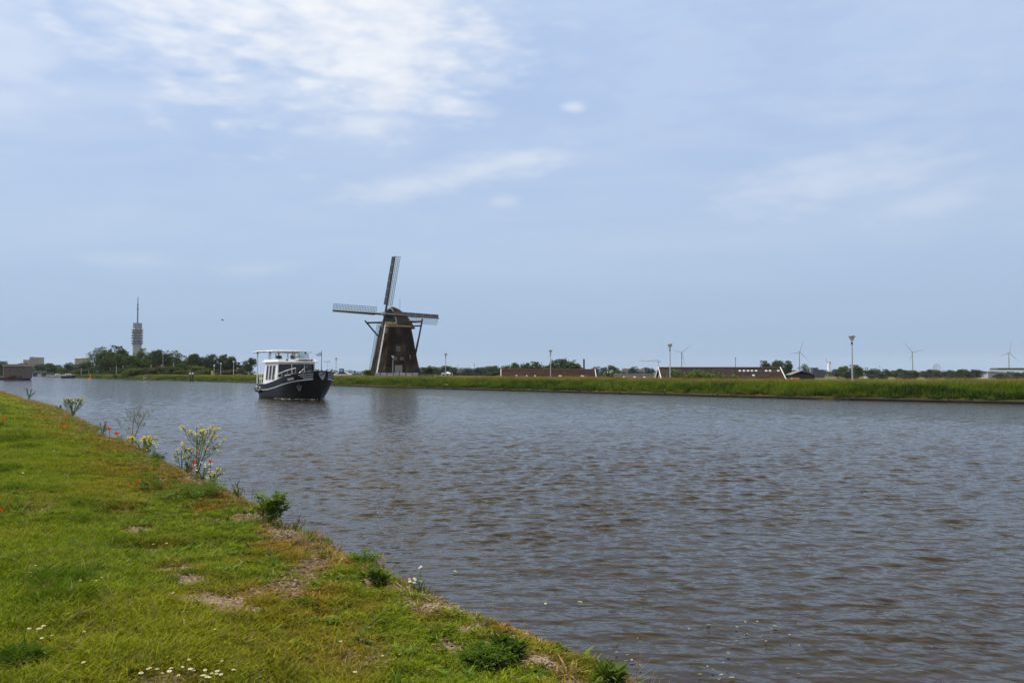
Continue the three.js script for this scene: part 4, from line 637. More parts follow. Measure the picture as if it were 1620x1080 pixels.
  part('winch', rod(at3(-7.5, 0.9, -0.7), at3(-7.5, 0.9, 0.7), 0.35, 0.35, 10), mat([0.10, 0.08, 0.06], 0.8), o);
  part('lightning_rod', rod(at3(-1.8, 14, 0.1), at3(-1.8, 17.2, 0.1), 0.035, 0.03, 5), black, o);
}
// ---------------------------------------------------------------- white board fence and dark fence at the mill
{
  const boardM = [mat([0.36, 0.36, 0.36], 0.7), mat([0.42, 0.42, 0.41], 0.7), mat([0.31, 0.31, 0.31], 0.75)], o = thing('fence', 'low whitish board fence with dark posts in front of the windmill', 'fence', V(0, 0, 0)), d = 156, xs = []; for (let x = 592; x <= 662; x += 10) xs.push(x);
  xs.forEach((x, i) => { const p = at(x, 592, d), q = part('post', box(0, 0, 0, 0.14, 1.5, 0.14), M.dark, o); q.position.set(p.x, 1.9, p.z); if (i < xs.length - 1) { const e = at(xs[i + 1], 592, d); for (let r = 0; r < 2; r++) { const b = part('board', box(0, 0, 0, e.x - p.x - 0.16, 0.30, 0.04, 0.01), boardM[(i + r * 2) % 3], o); b.position.set((p.x + e.x) / 2, 2.1 - r * 0.34 + 0.01 * (i % 2), p.z + 0.06); } } });
  const t = thing('fence', 'dark open rail fence between the windmill and the lamp post', 'fence', V(0, 0, 0)); for (let x = 666; x <= 692; x += 6.5) { const p = at(x, 592, 158), q = part('post', box(0, 0, 0, 0.12, 1.4, 0.12), M.dark, t); q.position.set(p.x, 1.85, p.z); }
  for (const y of [590.9, 592.6]) { const a = at(664, y, 158), b = at(693, y, 158); part('rail', beam(a, b, 0.10, 0.06), y < 592 ? M.dark : mat([0.3, 0.3, 0.28], 0.8), t); }
  const c = at(707, 597, 150), g = thing('canopy_tent', 'small white pavilion with a low peaked top beside the lamp post', 'tent', V(c.x, 1.25, c.z)), kk = 150 / F;
  for (const x of [-7.5, -2.5, 4, 8]) { const q = part('pole', rod(V(0, 0, 0), V(0, 6.2 * kk, 0), 0.07, 0.07, 6), M.offWhite, g); q.position.set(x * kk, 0.2, x > 0 ? -0.8 : 0.5); }
  part('roof', join([new THREE.ConeGeometry(8.5 * kk, 2.4 * kk, 4).rotateY(Math.PI / 4).scale(1, 1, 0.8).translate(1 * kk, 7.0 * kk + 0.2, 0), box(-3.5 * kk, 5.8 * kk + 0.2, 0.2, 8 * kk, 0.25, 1.6)]), M.white, g);
  part('table', box(-3 * kk, 3 * kk, 0.3, 5 * kk, 0.12, 1.2), M.white, g);
}
// ---------------------------------------------------------------- lamp posts along the dike road
{
  const lamps = [[1348, 531, 72, 'tallest and nearest lamp post, standing right of the small shed and the white tower'], [1060, 544, 92, 'lamp post beside the wind turbine, before the brown roof'], [871, 553.5, 115, 'lamp post in front of the long red-brown roof'], [705, 559, 139, 'lamp post beside the small white pavilion'], [621.5, 562.5, 158, 'lamp post in front of the thatched windmill'], [531.5, 566, 182, 'lamp post by the blue sign right of the boat'],
    [369.3, 571, 240, 'globe lamp post nearest the boat stern, right of the yellow sign', 1], [349, 574, 250, 'middle globe lamp post right of the yellow sign', 1], [338.3, 577, 256, 'globe lamp post directly beside the yellow sign', 1], [249.6, 584, 300, 'short globe lamp below the bushes at the long clump', 1]];
  let first, firstGlobe;
  for (const [px, py, d, label, globe] of lamps) {
    const top = at(px, py, d), base = land(top.x, top.z), h = top.y - base, k = d / F;
    if (!(globe ? firstGlobe : first)) {
      const o = thing('street_lamp', label, 'lamp post', V(top.x, base, top.z), 0, 'lamp posts on the far bank');
      if (globe) { firstGlobe = o; part('pole', rod(V(0, 0, 0), V(0, 1, 0), 0.075, 0.05, 8), M.offWhite, o); part('lantern', new THREE.SphereGeometry(0.26, 14, 10), mat([0.75, 0.77, 0.74], 0.3), o); part('cap', new THREE.CylinderGeometry(0.10, 0.22, 0.08, 12), M.grey, o); }
      else { first = o; part('pole', rod(V(0, 0, 0), V(0, 1, 0), 0.075, 0.05, 10), mat([0.40, 0.41, 0.39], 0.5), o); part('collar', new THREE.CylinderGeometry(0.085, 0.075, 0.22, 10), M.dark, o); part('lantern', new THREE.CylinderGeometry(0.27, 0.12, 0.42, 14), mat([0.62, 0.66, 0.60], 0.25), o); part('cap', new THREE.CylinderGeometry(0.26, 0.34, 0.09, 16), mat([0.10, 0.12, 0.11], 0.5), o); }
    } else copyOf(globe ? firstGlobe : first, label, V(top.x, base, top.z));
    const o = scene.children[scene.children.length - 1]; o.position.set(top.x, base, top.z);
    for (const c of o.children) { const n = c.name.replace(/_\d+$/, ''); if (globe) { if (n === 'pole') c.scale.y = h - 0.35; else c.position.y = n === 'cap' ? h : h - 0.22; } else if (n === 'pole') c.scale.y = h - 0.75; else c.position.y = n === 'collar' ? h - 0.68 : n === 'lantern' ? h - 0.28 : h - 0.04; }
  }
}
// ---------------------------------------------------------------- small things on the far bank, left
{
  const polesL = [[128, 583], [140, 583], [174, 581], [183.5, 580], [194, 579], [207, 579], [222.5, 578], [238.5, 577], [255, 577]], tall = [[257.5, 559, 'tall thin lamp pole rising above the bushes'], [374.5, 582.5, 'short grey post beside the last globe lamp']];
  const PL = ['first thin fence pole, left of the clump', 'second thin fence pole, beside the greyish bush', 'thin pole before the tall loose tree', 'thin pole below the gap between the two tall trees', 'thin pole below the dense tall tree', 'thin pole just left below the telecom tower', 'thin pole just right below the telecom tower', 'thin pole beside the dark-headed signpost', 'thin pole left of the dark-headed lamp pole'];
  polesL.forEach(([px, py], i) => { const d = [382, 368, 348, 338, 330, 312, 300, 290, 285][i], t = at(px, py, d), y = land(t.x, t.z), o = thing('thin_pole', PL[i], 'pole', V(t.x, y, t.z), 0, 'thin poles along the bank by the tree clump'); part('pole', rod(V(0, 0, 0), V(0, t.y - y, 0), 0.13, 0.10, 6), mat([0.42, 0.42, 0.38], 0.7), o); part('cap', new THREE.CylinderGeometry(0.11, 0.13, 0.12, 6).translate(0, t.y - y, 0), M.offWhite, o); });
  for (const [px, py, l] of tall) { const d = 282, t = at(px, py, d), y = land(t.x, t.z), o = thing('thin_pole', l, 'pole', V(t.x, y, t.z)); part('pole', rod(V(0, 0, 0), V(0, t.y - y, 0), 0.11, 0.07, 6), M.concrete, o); part('lamp_head', box(0.25, t.y - y, 0, 0.7, 0.14, 0.25, 0.05), M.offWhite, o); }
  for (const [px, py, l] of [[274.3, 571, 'lamp pole with a dark head in front of the spiky tree'], [229, 584, 'short post with a dark square head below the telecom tower']]) { const d = 278, t = at(px, py, d), y = land(t.x, t.z), o = thing('signpost', l, 'post', V(t.x, y, t.z)); part('pole', rod(V(0, 0, 0), V(0, t.y - y, 0), 0.12, 0.10, 6), M.concrete, o); part('head', box(0, t.y - y + 0.1, 0, 0.95, 0.8, 0.4, 0.12), M.dark, o); }
  { const d = 262, t = at(335.3, 590, d), y = land(t.x, t.z), o = thing('yellow_sign', 'upright yellow sign with a dark mark beside the globe lamps', 'sign', V(t.x, y, t.z)), k = d / F; part('pole', rod(V(0, 0, 0.1), V(0, t.y - y - 2 * k, 0.1), 0.07, 0.07, 6), M.grey, o); part('panel', box(0, t.y - y, 0.2, 3.4 * k, 6.4 * k, 0.06), M.yellow, o); part('mark', box(0.1 * k, t.y - y - 0.3 * k, 0.25, 1.1 * k, 2.4 * k, 0.04), M.dark, o); }
  for (const [px, top, l] of [[300.3, 589, 'left dark mooring post with a white top in the water'], [304.4, 589, 'right dark mooring post with a white top in the water']]) { const q = onLevel(px, 603.3, 0), k = -q.z / F, o = thing('mooring_post', l, 'mooring post', V(q.x, 0, q.z)), h = at(px, top, -q.z).y; part('pile', rod(V(0, -1.5, 0), V(0, h - 3 * k, 0), 1.15 * k, 1.1 * k, 10), mat([0.045, 0.04, 0.035], 0.8), o); part('white_top', rod(V(0, h - 3 * k, 0), V(0, h, 0), 1.15 * k, 1.05 * k, 10), M.white, o); }
  { const q = onLevel(315, 602.6, 0), k = -q.z / F, o = thing('landing_stage', 'low timber landing stage with short pale posts right of the mooring posts', 'landing stage', V(q.x, 0, q.z)); for (let i = 0; i < 9; i++) { const p = part('plank', box(0, 0, 0, 1.4 * k, 0.10, 1.8), M.wood, o); p.position.set((-6.4 + i * 1.6) * k, 0.5, 0); } for (let i = 0; i < 6; i++) { const p = part('post', rod(V(0, -1, 0), V(0, 4.6 * k, 0), 0.10, 0.09, 6), M.tan, o); p.position.set((-6 + i * 2.4) * k, 0, 0.8); } part('rail', box(0, 3.6 * k, 0.85, 13.5 * k, 0.08, 0.08), M.tan, o); part('beam', box(0, 0.2, 0.85, 13.5 * k, 0.4, 0.12), M.dark, o); }
  for (const [px, py, w, l] of [[220.5, 600.4, 5.5, 'left small white-railed landing stage below the telecom tower'], [231.5, 600.9, 7, 'right small white-railed landing stage below the telecom tower'], [262, 601.4, 8, 'dark low landing stage in the reeds below the long clump']]) { const q = onLevel(px, py, 0), k = -q.z / F, o = thing('landing_stage', l, 'landing stage', V(q.x, 0, q.z)), m = l.startsWith('dark') ? M.dark : M.offWhite; part('deck', box(0, 0.45, 0, w * k, 0.14, 1.6), M.wood, o); for (let i = 0; i < 4; i++) { const p = part('post', rod(V(0, -1, 0), V(0, 4.2 * k, 0), 0.09, 0.09, 6), m, o); p.position.set((-0.5 + i / 3) * w * k, 0, 0.7); } for (const y of [2.6, 4.1]) part('rail', box(0, y * k, 0.75, w * k, 0.10, 0.07), m, o); }
  { const q = onLevel(142, 599.2, 0), k = -q.z / F, o = thing('channel_buoy', 'small orange channel buoy with a yellow top by the reeds', 'buoy', V(q.x, 0, q.z)); part('float', new THREE.CylinderGeometry(2.4 * k, 2.8 * k, 1.1 * k, 12).translate(0, 0.3 * k, 0), M.orange, o); part('top_mark', new THREE.CylinderGeometry(0.5 * k, 0.9 * k, 5 * k, 8).translate(0, 3 * k, 0), M.orange, o); part('cap', new THREE.SphereGeometry(0.8 * k, 8, 6).translate(0, 5.8 * k, 0), M.yellow, o); }
  { // white car and blue road sign just right of the boat; the double light pole
    const d = 176, c = at(540.5, 595, d), o = thing('parked_car', 'white car parked on the dike road right of the boat', 'car', V(c.x, 0.95, c.z), 0.1), P = [[-2.1, 0.35], [-2.15, 0.75], [-1.9, 0.95], [-1.2, 1.05], [-0.55, 1.5], [0.8, 1.52], [1.55, 1.05], [2.05, 0.95], [2.12, 0.4]];
    const sh = new THREE.Shape(P.map(([x, y]) => new THREE.Vector2(x, y))); part('body', new THREE.ExtrudeGeometry(sh, { depth: 1.5, bevelEnabled: true, bevelThickness: 0.1, bevelSize: 0.06, bevelSegments: 2 }).translate(0, 0, -0.75), M.white, o);
    const wsh = new THREE.Shape([[-1.0, 1.05], [-0.5, 1.42], [0.72, 1.44], [1.3, 1.05]].map(([x, y]) => new THREE.Vector2(x, y))); part('side_window', new THREE.ExtrudeGeometry(wsh, { depth: 1.74, bevelEnabled: false }).translate(0, 0, -0.87), M.glassDark, o);
    for (const x of [-1.3, 1.35]) for (const z of [-0.8, 0.8]) { const w = part('wheel', new THREE.CylinderGeometry(0.33, 0.33, 0.22, 16).rotateX(Math.PI / 2), M.dark, o); w.position.set(x, 0.33, z); part('rim', new THREE.CylinderGeometry(0.2, 0.2, 0.24, 12).rotateX(Math.PI / 2), M.steel, w); }
    for (const z of [-0.55, 0.55]) { const h = part('headlight', box(2.12, 0.78, z, 0.08, 0.16, 0.3, 0.03), mat([0.7, 0.7, 0.7], 0.2), o); }
    const s = at(540.2, 585.8, 168), g = thing('blue_sign', 'blue road sign with a white arrow mark above the white car', 'sign', V(s.x, 1.25, s.z)), k = 168 / F, h = s.y - 1.25;
    part('pole', rod(V(0, 0, -0.1), V(0, h + 2.6 * k, -0.1), 0.05, 0.05, 6), M.grey, g); part('panel', new RoundedBoxGeometry(7.6 * k, 6.0 * k, 0.06, 2, 0.02).translate(0, h, 0), M.blue, g);
    part('arrow', join([beam(V(-1.6 * k, h + 1.5 * k, 0.05), V(1.2 * k, h - 1.5 * k, 0.05), 0.10, 0.03), beam(V(0.6 * k, h + 1.4 * k, 0.052), V(1.8 * k, h + 0.2 * k, 0.052), 0.09, 0.03), beam(V(-2.4 * k, h - 0.4 * k, 0.054), V(-0.8 * k, h - 1.6 * k, 0.054), 0.09, 0.03)]), M.white, g);
    const t = at(518.3, 571, 190), y0 = land(t.x, t.z), w = thing('weather_mast', 'thin mast with three small instruments just right of the boat bow flag', 'mast', V(t.x, y0, t.z)), kk = 190 / F, hh = t.y - y0;
    part('pole', rod(V(0, 0, 0), V(0, hh - 1.5 * kk, 0), 0.06, 0.04, 6), M.offWhite, w); part('crossbar', rod(V(-5 * kk, hh - 1.5 * kk, 0), V(3 * kk, hh - 1.5 * kk, 0), 0.03, 0.03, 5), M.grey, w);
    for (const x of [-5, 0, 2.8]) { const q = part('instrument', new THREE.ConeGeometry(0.2, 0.4, 8), M.grey, w); q.position.set(x * kk, hh - 0.4 * kk, 0); }
  }
  { const p = at(351.3, 506.2, 140), o = thing('flying_bird', 'small dark bird in flight above the tree clump', 'bird', p, 0.4), R = []; for (let i = 0; i <= 8; i++) { const u = i / 8, r = [], w = 0.075 * Math.sin(Math.PI * Math.min(1, u * 0.92 + 0.05)) ; for (let j = 0; j < 8; j++) { const a = j / 8 * 6.283; r.push(V((u - 0.5) * 0.5, Math.sin(a) * w, Math.cos(a) * w)); } R.push(r); }
    part('body', loft(R, true), M.dark, o); for (const s of [-1, 1]) part('wing', quads([[V(0.1, 0.03, 0.04 * s), V(0.12, 0.16, 0.32 * s), V(-0.02, 0.15, 0.33 * s), V(-0.1, 0.03, 0.04 * s)], [V(0.12, 0.16, 0.32 * s), V(0.0, 0.10, 0.62 * s), V(-0.05, 0.10, 0.60 * s), V(-0.02, 0.15, 0.33 * s)]]), M.dark, o); part('tail', quads([[V(-0.2, 0.0, -0.03), V(-0.2, 0.0, 0.03), V(-0.36, 0.0, 0.08), V(-0.36, 0.0, -0.08)]]), M.dark, o); part('head', new THREE.SphereGeometry(0.055, 8, 6).translate(0.24, 0.02, 0), M.dark, o); }
}

// ---------------------------------------------------------------- the motor boat
const BOAT = (() => {
  const LEN = 11.2, heading = rad(-54), stem = onLevel(506.5, 632.5, 0), fwd = V(Math.cos(heading), 0, -Math.sin(heading));
  const pos = stem.clone().addScaledVector(fwd, -10.75); pos.y = 0;
  const o = thing('motor_boat', 'black-hulled steel motor boat with white wheelhouse and flat canopy coming up the canal', 'boat', pos, heading);
  const navy = mat([0.006, 0.007, 0.012], 0.25, { specularIntensity: 0.6 }), lower = mat([0.012, 0.012, 0.013], 0.38, { specularIntensity: 0.6 }), white = mat([0.80, 0.80, 0.80], 0.35), line = mat([0.62, 0.63, 0.62], 0.4), steel = mat([0.62, 0.63, 0.62], 0.25, { metalness: 0.8 }), deckM = mat([0.45, 0.43, 0.38], 0.8), glass = mat([0.012, 0.013, 0.014], 0.05, { ior: 1.5 });
  const sheer = (u) => table([[0, 1.22], [0.15, 1.17], [0.3, 1.22], [0.5, 1.48], [0.75, 1.92], [1, 2.36]], u);
  const end = (y) => 10.72 + 0.36 * clamp(y / 2.36) + (y < 0 ? y * 0.9 : 0);
  // half breadth at u along the length and height y
  const half = (u, y) => { const t = clamp(y / 1.6, -0.3, 1), B = 1.72 + 0.36 * t, p = mix(1.9, 3.9, clamp(t)), q = u > 0.52 ? Math.pow(1 - Math.pow((u - 0.52) / 0.48, p), mix(0.9, 0.72, clamp(t))) : 1; return Math.max(0.03, B * q * (u < 0.2 ? 0.86 + 0.14 * Math.sin(u / 0.2 * Math.PI / 2) : 1) * (y < 0 ? 1 + y * 0.8 : 1)); };
  const X = (u, y) => u * end(y);
  const us = []; for (let i = 0; i <= 40; i++) us.push(1 - Math.pow(1 - i / 40, 1.25));
  const rub = (u) => sheer(u) - mix(0.42, 0.62, u);
  const strip = (lo, hi, n, out, name, m, side, u0 = 0, u1 = 1) => { const rings = []; for (const u of us) { if (u < u0 - 1e-6 || u > u1 + 1e-6) continue; const r = []; for (let j = 0; j <= n; j++) { const y = mix(lo(u), hi(u), j / n); r.push(V(X(u, y) , y, side * (half(u, y) + out))); } rings.push(r); } return loft(rings); };
  const both = (f) => join([f(1), f(-1)]);
  const transom = (lo, hi) => { const q = []; for (let j = 0; j < 6; j++) { const a = mix(lo, hi, j / 6), b = mix(lo, hi, (j + 1) / 6); q.push([V(0, a, -half(0, a)), V(0, a, half(0, a)), V(0, b, half(0, b)), V(0, b, -half(0, b))]); } return quads(q); };
  part('hull', join([both((s) => strip(() => -0.55, rub, 9, 0, '', 0, s)), transom(-0.55, rub(0))]), lower, o);
  part('bulwark', join([both((s) => strip(rub, sheer, 5, 0.012, '', 0, s)), transom(rub(0), sheer(0))]), navy, o);
  part('gunwale', both((s) => tube(us.map((u) => V(X(u, sheer(u)), sheer(u), s * (half(u, sheer(u)) - 0.01))), 0.045, 6)), navy, o);
  for (const s of [1, -1]) part('rub_rail', both((t) => t > 0 ? strip((u) => rub(u) - 0.04, (u) => rub(u) + 0.045, 1, 0.035, '', 0, s, 0.0, 0.982) : strip((u) => rub(u) - 0.04, (u) => rub(u) + 0.045, 1, 0.03, '', 0, s, 0.0, 0.982)), line, o);
  part('stem_bar', tube([V(end(-0.4) + 0.01, -0.4, 0), V(end(0.6) + 0.02, 0.6, 0), V(end(1.5) + 0.02, 1.5, 0), V(end(2.36) + 0.02, 2.38, 0)], 0.07, 8), lower, o);
  // three pale stripes on each bow and the shield on the stem
  for (const s of [1, -1]) for (let k = 0; k < 3; k++) { const off = 0.13 + k * 0.155; part('bow_stripe', strip((u) => sheer(u) - off - 0.042, (u) => sheer(u) - off, 1, 0.035, '', 0, s, 0.885 + k * 0.016, 0.984), line, o); }
  { const sh = new THREE.Shape(); sh.moveTo(-0.32, 0.30); sh.quadraticCurveTo(0, 0.36, 0.32, 0.30); sh.quadraticCurveTo(0.34, -0.10, 0, -0.42); sh.quadraticCurveTo(-0.34, -0.10, -0.32, 0.30); const g = new THREE.ExtrudeGeometry(sh, { depth: 0.05, bevelEnabled: true, bevelThickness: 0.02, bevelSize: 0.02, bevelSegments: 2 }); const q = g.attributes.position; for (let i = 0; i < q.count; i++) q.setZ(i, q.getZ(i) - Math.abs(q.getX(i)) * 0.4); g.computeVertexNormals(); const m = part('stem_shield', g, mat([0.19, 0.20, 0.215], 0.45, { metalness: 0.3 }), o); m.position.set(end(2.0) + 0.13, 1.98, 0); m.rotation.y = Math.PI / 2; m.scale.set(0.85, 0.85, 1); }
  { // anchor in its pocket on the starboard bow
    const u = 0.885, y = 1.05, a = part('anchor', join([rod(V(0, 0.42, 0.04), V(0, -0.30, 0.04), 0.05, 0.05, 6), beam(V(-0.30, 0.16, 0.05), V(-0.06, -0.34, 0.05), 0.16, 0.05), beam(V(0.30, 0.16, 0.05), V(0.06, -0.34, 0.05), 0.16, 0.05), beam(V(-0.16, -0.34, 0.05), V(0.16, -0.34, 0.05), 0.12, 0.08)]), mat([0.13, 0.13, 0.13], 0.5, { metalness: 0.4 }), o), z = half(u, y); a.position.set(X(u, y), y, z + 0.06); a.rotation.y = Math.atan2(half(u - 0.02, y) - half(u + 0.02, y), 0.04 * end(y)); a.rotation.x = 0.12; a.scale.setScalar(0.78); }
  for (const [u, y, l] of [[0.10, 0.62, 1.0], [0.05, 0.78, 0.5]]) { const f = part('fender', new THREE.CapsuleGeometry(0.16, l, 6, 10).rotateZ(Math.PI / 2), mat([0.012, 0.012, 0.013], 0.6), o); f.position.set(X(u, y), y, half(u, y) + 0.14); f.rotation.z = -0.06; }
  for (const u of [0.03, 0.15]) { const c = part('fairlead', new RoundedBoxGeometry(0.32, 0.10, 0.14, 2, 0.04), line, o); c.position.set(X(u, 0.9), rub(u) + 0.18, half(u, 0.9) + 0.05); }
  { // the name on the bow
    const cv = document.createElement('canvas'); cv.width = 256; cv.height = 64; const x = cv.getContext('2d'); x.fillStyle = '#030407'; x.fillRect(0, 0, 256, 64); x.fillStyle = '#c9ccd0'; x.font = 'bold 52px serif'; x.textAlign = 'center'; x.textBaseline = 'middle'; x.fillText('DELFIA', 128, 34, 236);
    const t = new THREE.CanvasTexture(cv); t.colorSpace = THREE.SRGBColorSpace; const u = 0.82, y = sheer(u) - 0.33, m = part('name_lettering', new THREE.PlaneGeometry(1.0, 0.25), mat([1, 1, 1], 0.4, { map: t }), o), z = half(u, y); m.position.set(X(u, y), y, z + 0.045); m.rotation.set(-0.05, Math.atan2(half(u - 0.03, y) - half(u + 0.03, y), 0.06 * end(y)), 0.12, 'YXZ'); }
  // decks
  const deckAt = (u0, u1, drop) => { const q = []; for (let i = 0; i < 24; i++) { const a = mix(u0, u1, i / 24), b = mix(u0, u1, (i + 1) / 24), ya = sheer(a) - drop, yb = sheer(b) - drop; q.push([V(X(a, ya), ya, half(a, ya)), V(X(b, yb), yb, half(b, yb)), V(X(b, yb), yb, -half(b, yb)), V(X(a, ya), ya, -half(a, ya))]); } return quads(q); };
  part('deck', deckAt(0.0, 0.985, 0.42), deckM, o);
  // wheelhouse: side walls and front with real openings round dark panes
  const A = 1.75, Bx = 5.4, w = 1.78, y0 = 0.95, y1 = 3.12, wall = [];
  const panel = (pt, u0, u1, v0, v1, holes, t = 0.08) => { const sh = new THREE.Shape([[u0, v0], [u1, v0], [u1, v1], [u0, v1]].map((p) => new THREE.Vector2(...p))); for (const h of holes) sh.holes.push(new THREE.Path(h.map((p) => new THREE.Vector2(...p)))); const g = new THREE.ExtrudeGeometry(sh, { depth: t, bevelEnabled: false }); const q = g.attributes.position, nrm = g.attributes.normal; for (let i = 0; i < q.count; i++) { const p = pt(q.getX(i), q.getY(i), q.getZ(i)); q.setXYZ(i, p.x, p.y, p.z); } g.computeVertexNormals(); return g; };
  const lean = (y) => 0.10 * (y - y0) / (y1 - y0);
  const sideHoles = [[2.62, 3.16], [3.38, 3.98], [4.20, 4.88]].map(([a, b]) => [[a - 0.08, 1.60], [b - 0.08, 1.60], [b + 0.08, 2.86], [a + 0.08, 2.86]]);
  for (const s of [1, -1]) { const pt = (x, y, z) => V(x + (x < 2.2 ? 0.55 * (y - y0) / (y1 - y0) : 0), y, s * (w - 0.08 + z - lean(y))); part('side_wall', panel(pt, A, Bx, y0, y1, sideHoles), white, o); sideHoles.forEach((h) => { const f = part('window', quads([h.map(([x, y]) => V(x, y, s * (w - 0.05 - lean(y))))]), glass, o); const e = []; for (let i = 0; i < 4; i++) { const [a, b] = [h[i], h[(i + 1) % 4]]; e.push(beam(V(a[0], a[1], s * (w + 0.005 - lean(a[1]))), V(b[0], b[1], s * (w + 0.005 - lean(b[1]))), 0.03, 0.03)); } part('frame', join(e), line, f); }); }
  const front = (z, y, d) => V(Bx + 0.28 * (1 - Math.pow(z / w, 2)) + d - 0.08 - 0.10 * (y - y0), y, z);
  const panes = [[0.52, 1.64], [-0.62, 0.42], [-1.64, -0.72]].map(([a, b]) => [[a, 1.85], [b, 1.85], [b, 2.95], [a, 2.95]]);
  part('front_wall', panel((z, y, d) => front(z, y, d), -w + 0.1, w - 0.1, y0, y1, panes), white, o);
  for (const h of panes) { const f = part('windscreen', quads([h.map(([z, y]) => front(z, y, 0.02))]), glass, o); const e = []; for (let i = 0; i < 4; i++) { const [a, b] = [h[i], h[(i + 1) % 4]]; e.push(beam(front(a[0], a[1], 0.09), front(b[0], b[1], 0.09), 0.035, 0.03)); } part('frame', join(e), M.dark, f); }
  part('aft_wall', quads([[V(A, y0, -w), V(A, y0, w), V(A + 0.55, y1, w - 0.1), V(A + 0.55, y1, -w + 0.1)]]), white, o);
  part('curtain', quads([[V(Bx - 0.25, 2.0, -0.1), V(Bx - 0.25, 2.0, -0.45), V(Bx - 0.25, 2.9, -0.45), V(Bx - 0.25, 2.9, -0.1)]]), mat([0.30, 0.18, 0.08], 0.9), o);
  part('roof', join([new RoundedBoxGeometry(4.1, 0.12, 3.66, 2, 0.05).translate((A + Bx) / 2 + 0.22, y1 + 0.06, 0), ...[1.70, -1.70].map((z) => box((A + Bx) / 2 + 0.15, y1 + 0.19, z, 3.7, 0.18, 0.08, 0.03)), box(Bx + 0.0, y1 + 0.19, 0, 0.08, 0.18, 3.36, 0.03), box(A + 0.35, y1 + 0.19, 0, 0.08, 0.18, 3.0, 0.03)]), white, o);
  part('trunk_cabin', new RoundedBoxGeometry(3.3, 1.05, 2.2, 3, 0.12).translate(6.9, 1.55, 0), white, o);
  part('foredeck_locker', new RoundedBoxGeometry(1.0, 0.62, 0.9, 3, 0.08).translate(9.0, 2.05, -0.2), mat([0.06, 0.05, 0.045], 0.7), o);
  for (const [z, m] of [[0.62, 0.5], [-0.62, 0.5]]) { const q = part('hatch', new RoundedBoxGeometry(m, 0.09, m, 2, 0.03), M.grey, o); q.position.set(7.2, 2.11, z); }
  { // white canvas slung from the wheelhouse down to the foredeck
    const g = [], R = rng(4); for (let i = 0; i <= 14; i++) { const t = i / 14, r = []; for (let j = 0; j <= 8; j++) { const q = j / 8; r.push(V(5.65 + t * 1.2 + 0.04 * Math.sin(j * 2 + i), 2.95 - t * 0.80 - 0.45 * q + 0.04 * Math.sin(i * 1.3 + j), -1.0 + t * 1.35 + q * 0.55 + 0.03 * R())); } g.push(r); }
    part('canvas_cover', loft(g), mat([0.82, 0.82, 0.82], 0.8, { transmission: 0.15, thickness: 0 }), o); }
  part('sun_awning', join([new RoundedBoxGeometry(0.9, 0.05, 1.35, 2, 0.02).translate(5.75, 3.42, -0.55), rod(V(5.7, 3.2, 0.0), V(5.7, 3.42, 0.0), 0.025, 0.025, 6), rod(V(5.7, 3.2, -1.1), V(5.7, 3.42, -1.1), 0.025, 0.025, 6)]), white, o);
  for (const z of [0.9, -1.35]) part('nav_light', new RoundedBoxGeometry(0.16, 0.16, 0.12, 2, 0.03).translate(5.5, 3.34, z), M.dark, o);
  // flybridge screens
  const clear = mat([0.90, 0.95, 0.97], 0.02, { transmission: 1, thickness: 0, ior: 1.45 });
  const fr = (a, b) => rod(a, b, 0.026, 0.026, 6), T1 = 3.30, T2 = 3.93;
  const screen = (p, q, lean2) => { const a = V(p[0], T1, p[1]), b = V(q[0], T1, q[1]), c = V(q[0] + lean2, T2, q[1]), d = V(p[0] + lean2, T2, p[1]), f = part('screen_frame', join([fr(a, b), fr(b, c), fr(c, d), fr(d, a)]), M.grey, o); part('pane', quads([[a, b, c, d]]), clear, f); };
  screen([4.35, 1.45], [4.75, 0.55], -0.15); screen([4.75, 0.5], [4.75, -0.5], -0.15); screen([4.75, -0.55], [4.35, -1.45], -0.15); screen([2.6, 1.5], [4.3, 1.5], 0); screen([4.3, -1.5], [2.6, -1.5], 0);
  part('helm_console', new RoundedBoxGeometry(0.5, 0.65, 0.9, 2, 0.06).translate(4.2, 3.5, -0.85), mat([0.30, 0.36, 0.40], 0.5), o);
  part('steering_wheel', new THREE.TorusGeometry(0.2, 0.025, 6, 18).rotateY(Math.PI / 2).translate(3.88, 3.68, -0.75), M.dark, o);
  part('bench', new RoundedBoxGeometry(0.5, 0.12, 2.4, 2, 0.05).translate(2.55, 3.22, 0), mat([0.55, 0.55, 0.53], 0.7), o);
  { // canopy
    const rings = []; for (let i = 0; i <= 10; i++) { const x = -0.25 + 4.15 * i / 10, r = []; for (let j = 0; j <= 12; j++) { const t = j / 12 * 2 - 1; r.push(V(x, 4.20 + 0.07 * (1 - t * t) - 0.05 * Math.pow(Math.abs(i / 5 - 1), 3), t * 1.98)); } rings.push(r); }
    const under = rings.map((r) => r.map((p) => p.clone().add(V(0, -0.11, 0))));
    const rimA = rings.map((r) => r[0]), rim = [...rings[0], ...rings.slice(1).map((r) => r[12]), ...rings[10].slice(0, -1).reverse(), ...rings.slice(1, -1).reverse().map((r) => r[0])];
    part('canopy', join([loft(rings), loft(under), loft([rim.concat([rim[0]]), rim.concat([rim[0]]).map((p) => p.clone().add(V(0, -0.11, 0)))])]), mat([0.74, 0.74, 0.72], 0.5), o);
    part('canopy_edge', tube(rim.concat([rim[0]]).map((p) => p.clone().add(V(0, -0.06, 0))), 0.035, 6), white, o);
    for (const [x, z, b, l] of [[0.25, 1.74, 1.2, -0.05], [0.25, -1.74, 1.2, -0.05], [2.9, 1.5, 3.2, 0.05], [3.6, -1.5, 3.2, 0.05]]) { const p = part('canopy_post', rod(V(x + l, b, z), V(x, 4.14, z), 0.055, 0.05, 8), white, o); part('bracket', box(x, 4.05, z, 0.22, 0.16, 0.14, 0.03), M.dark, p); }
  }
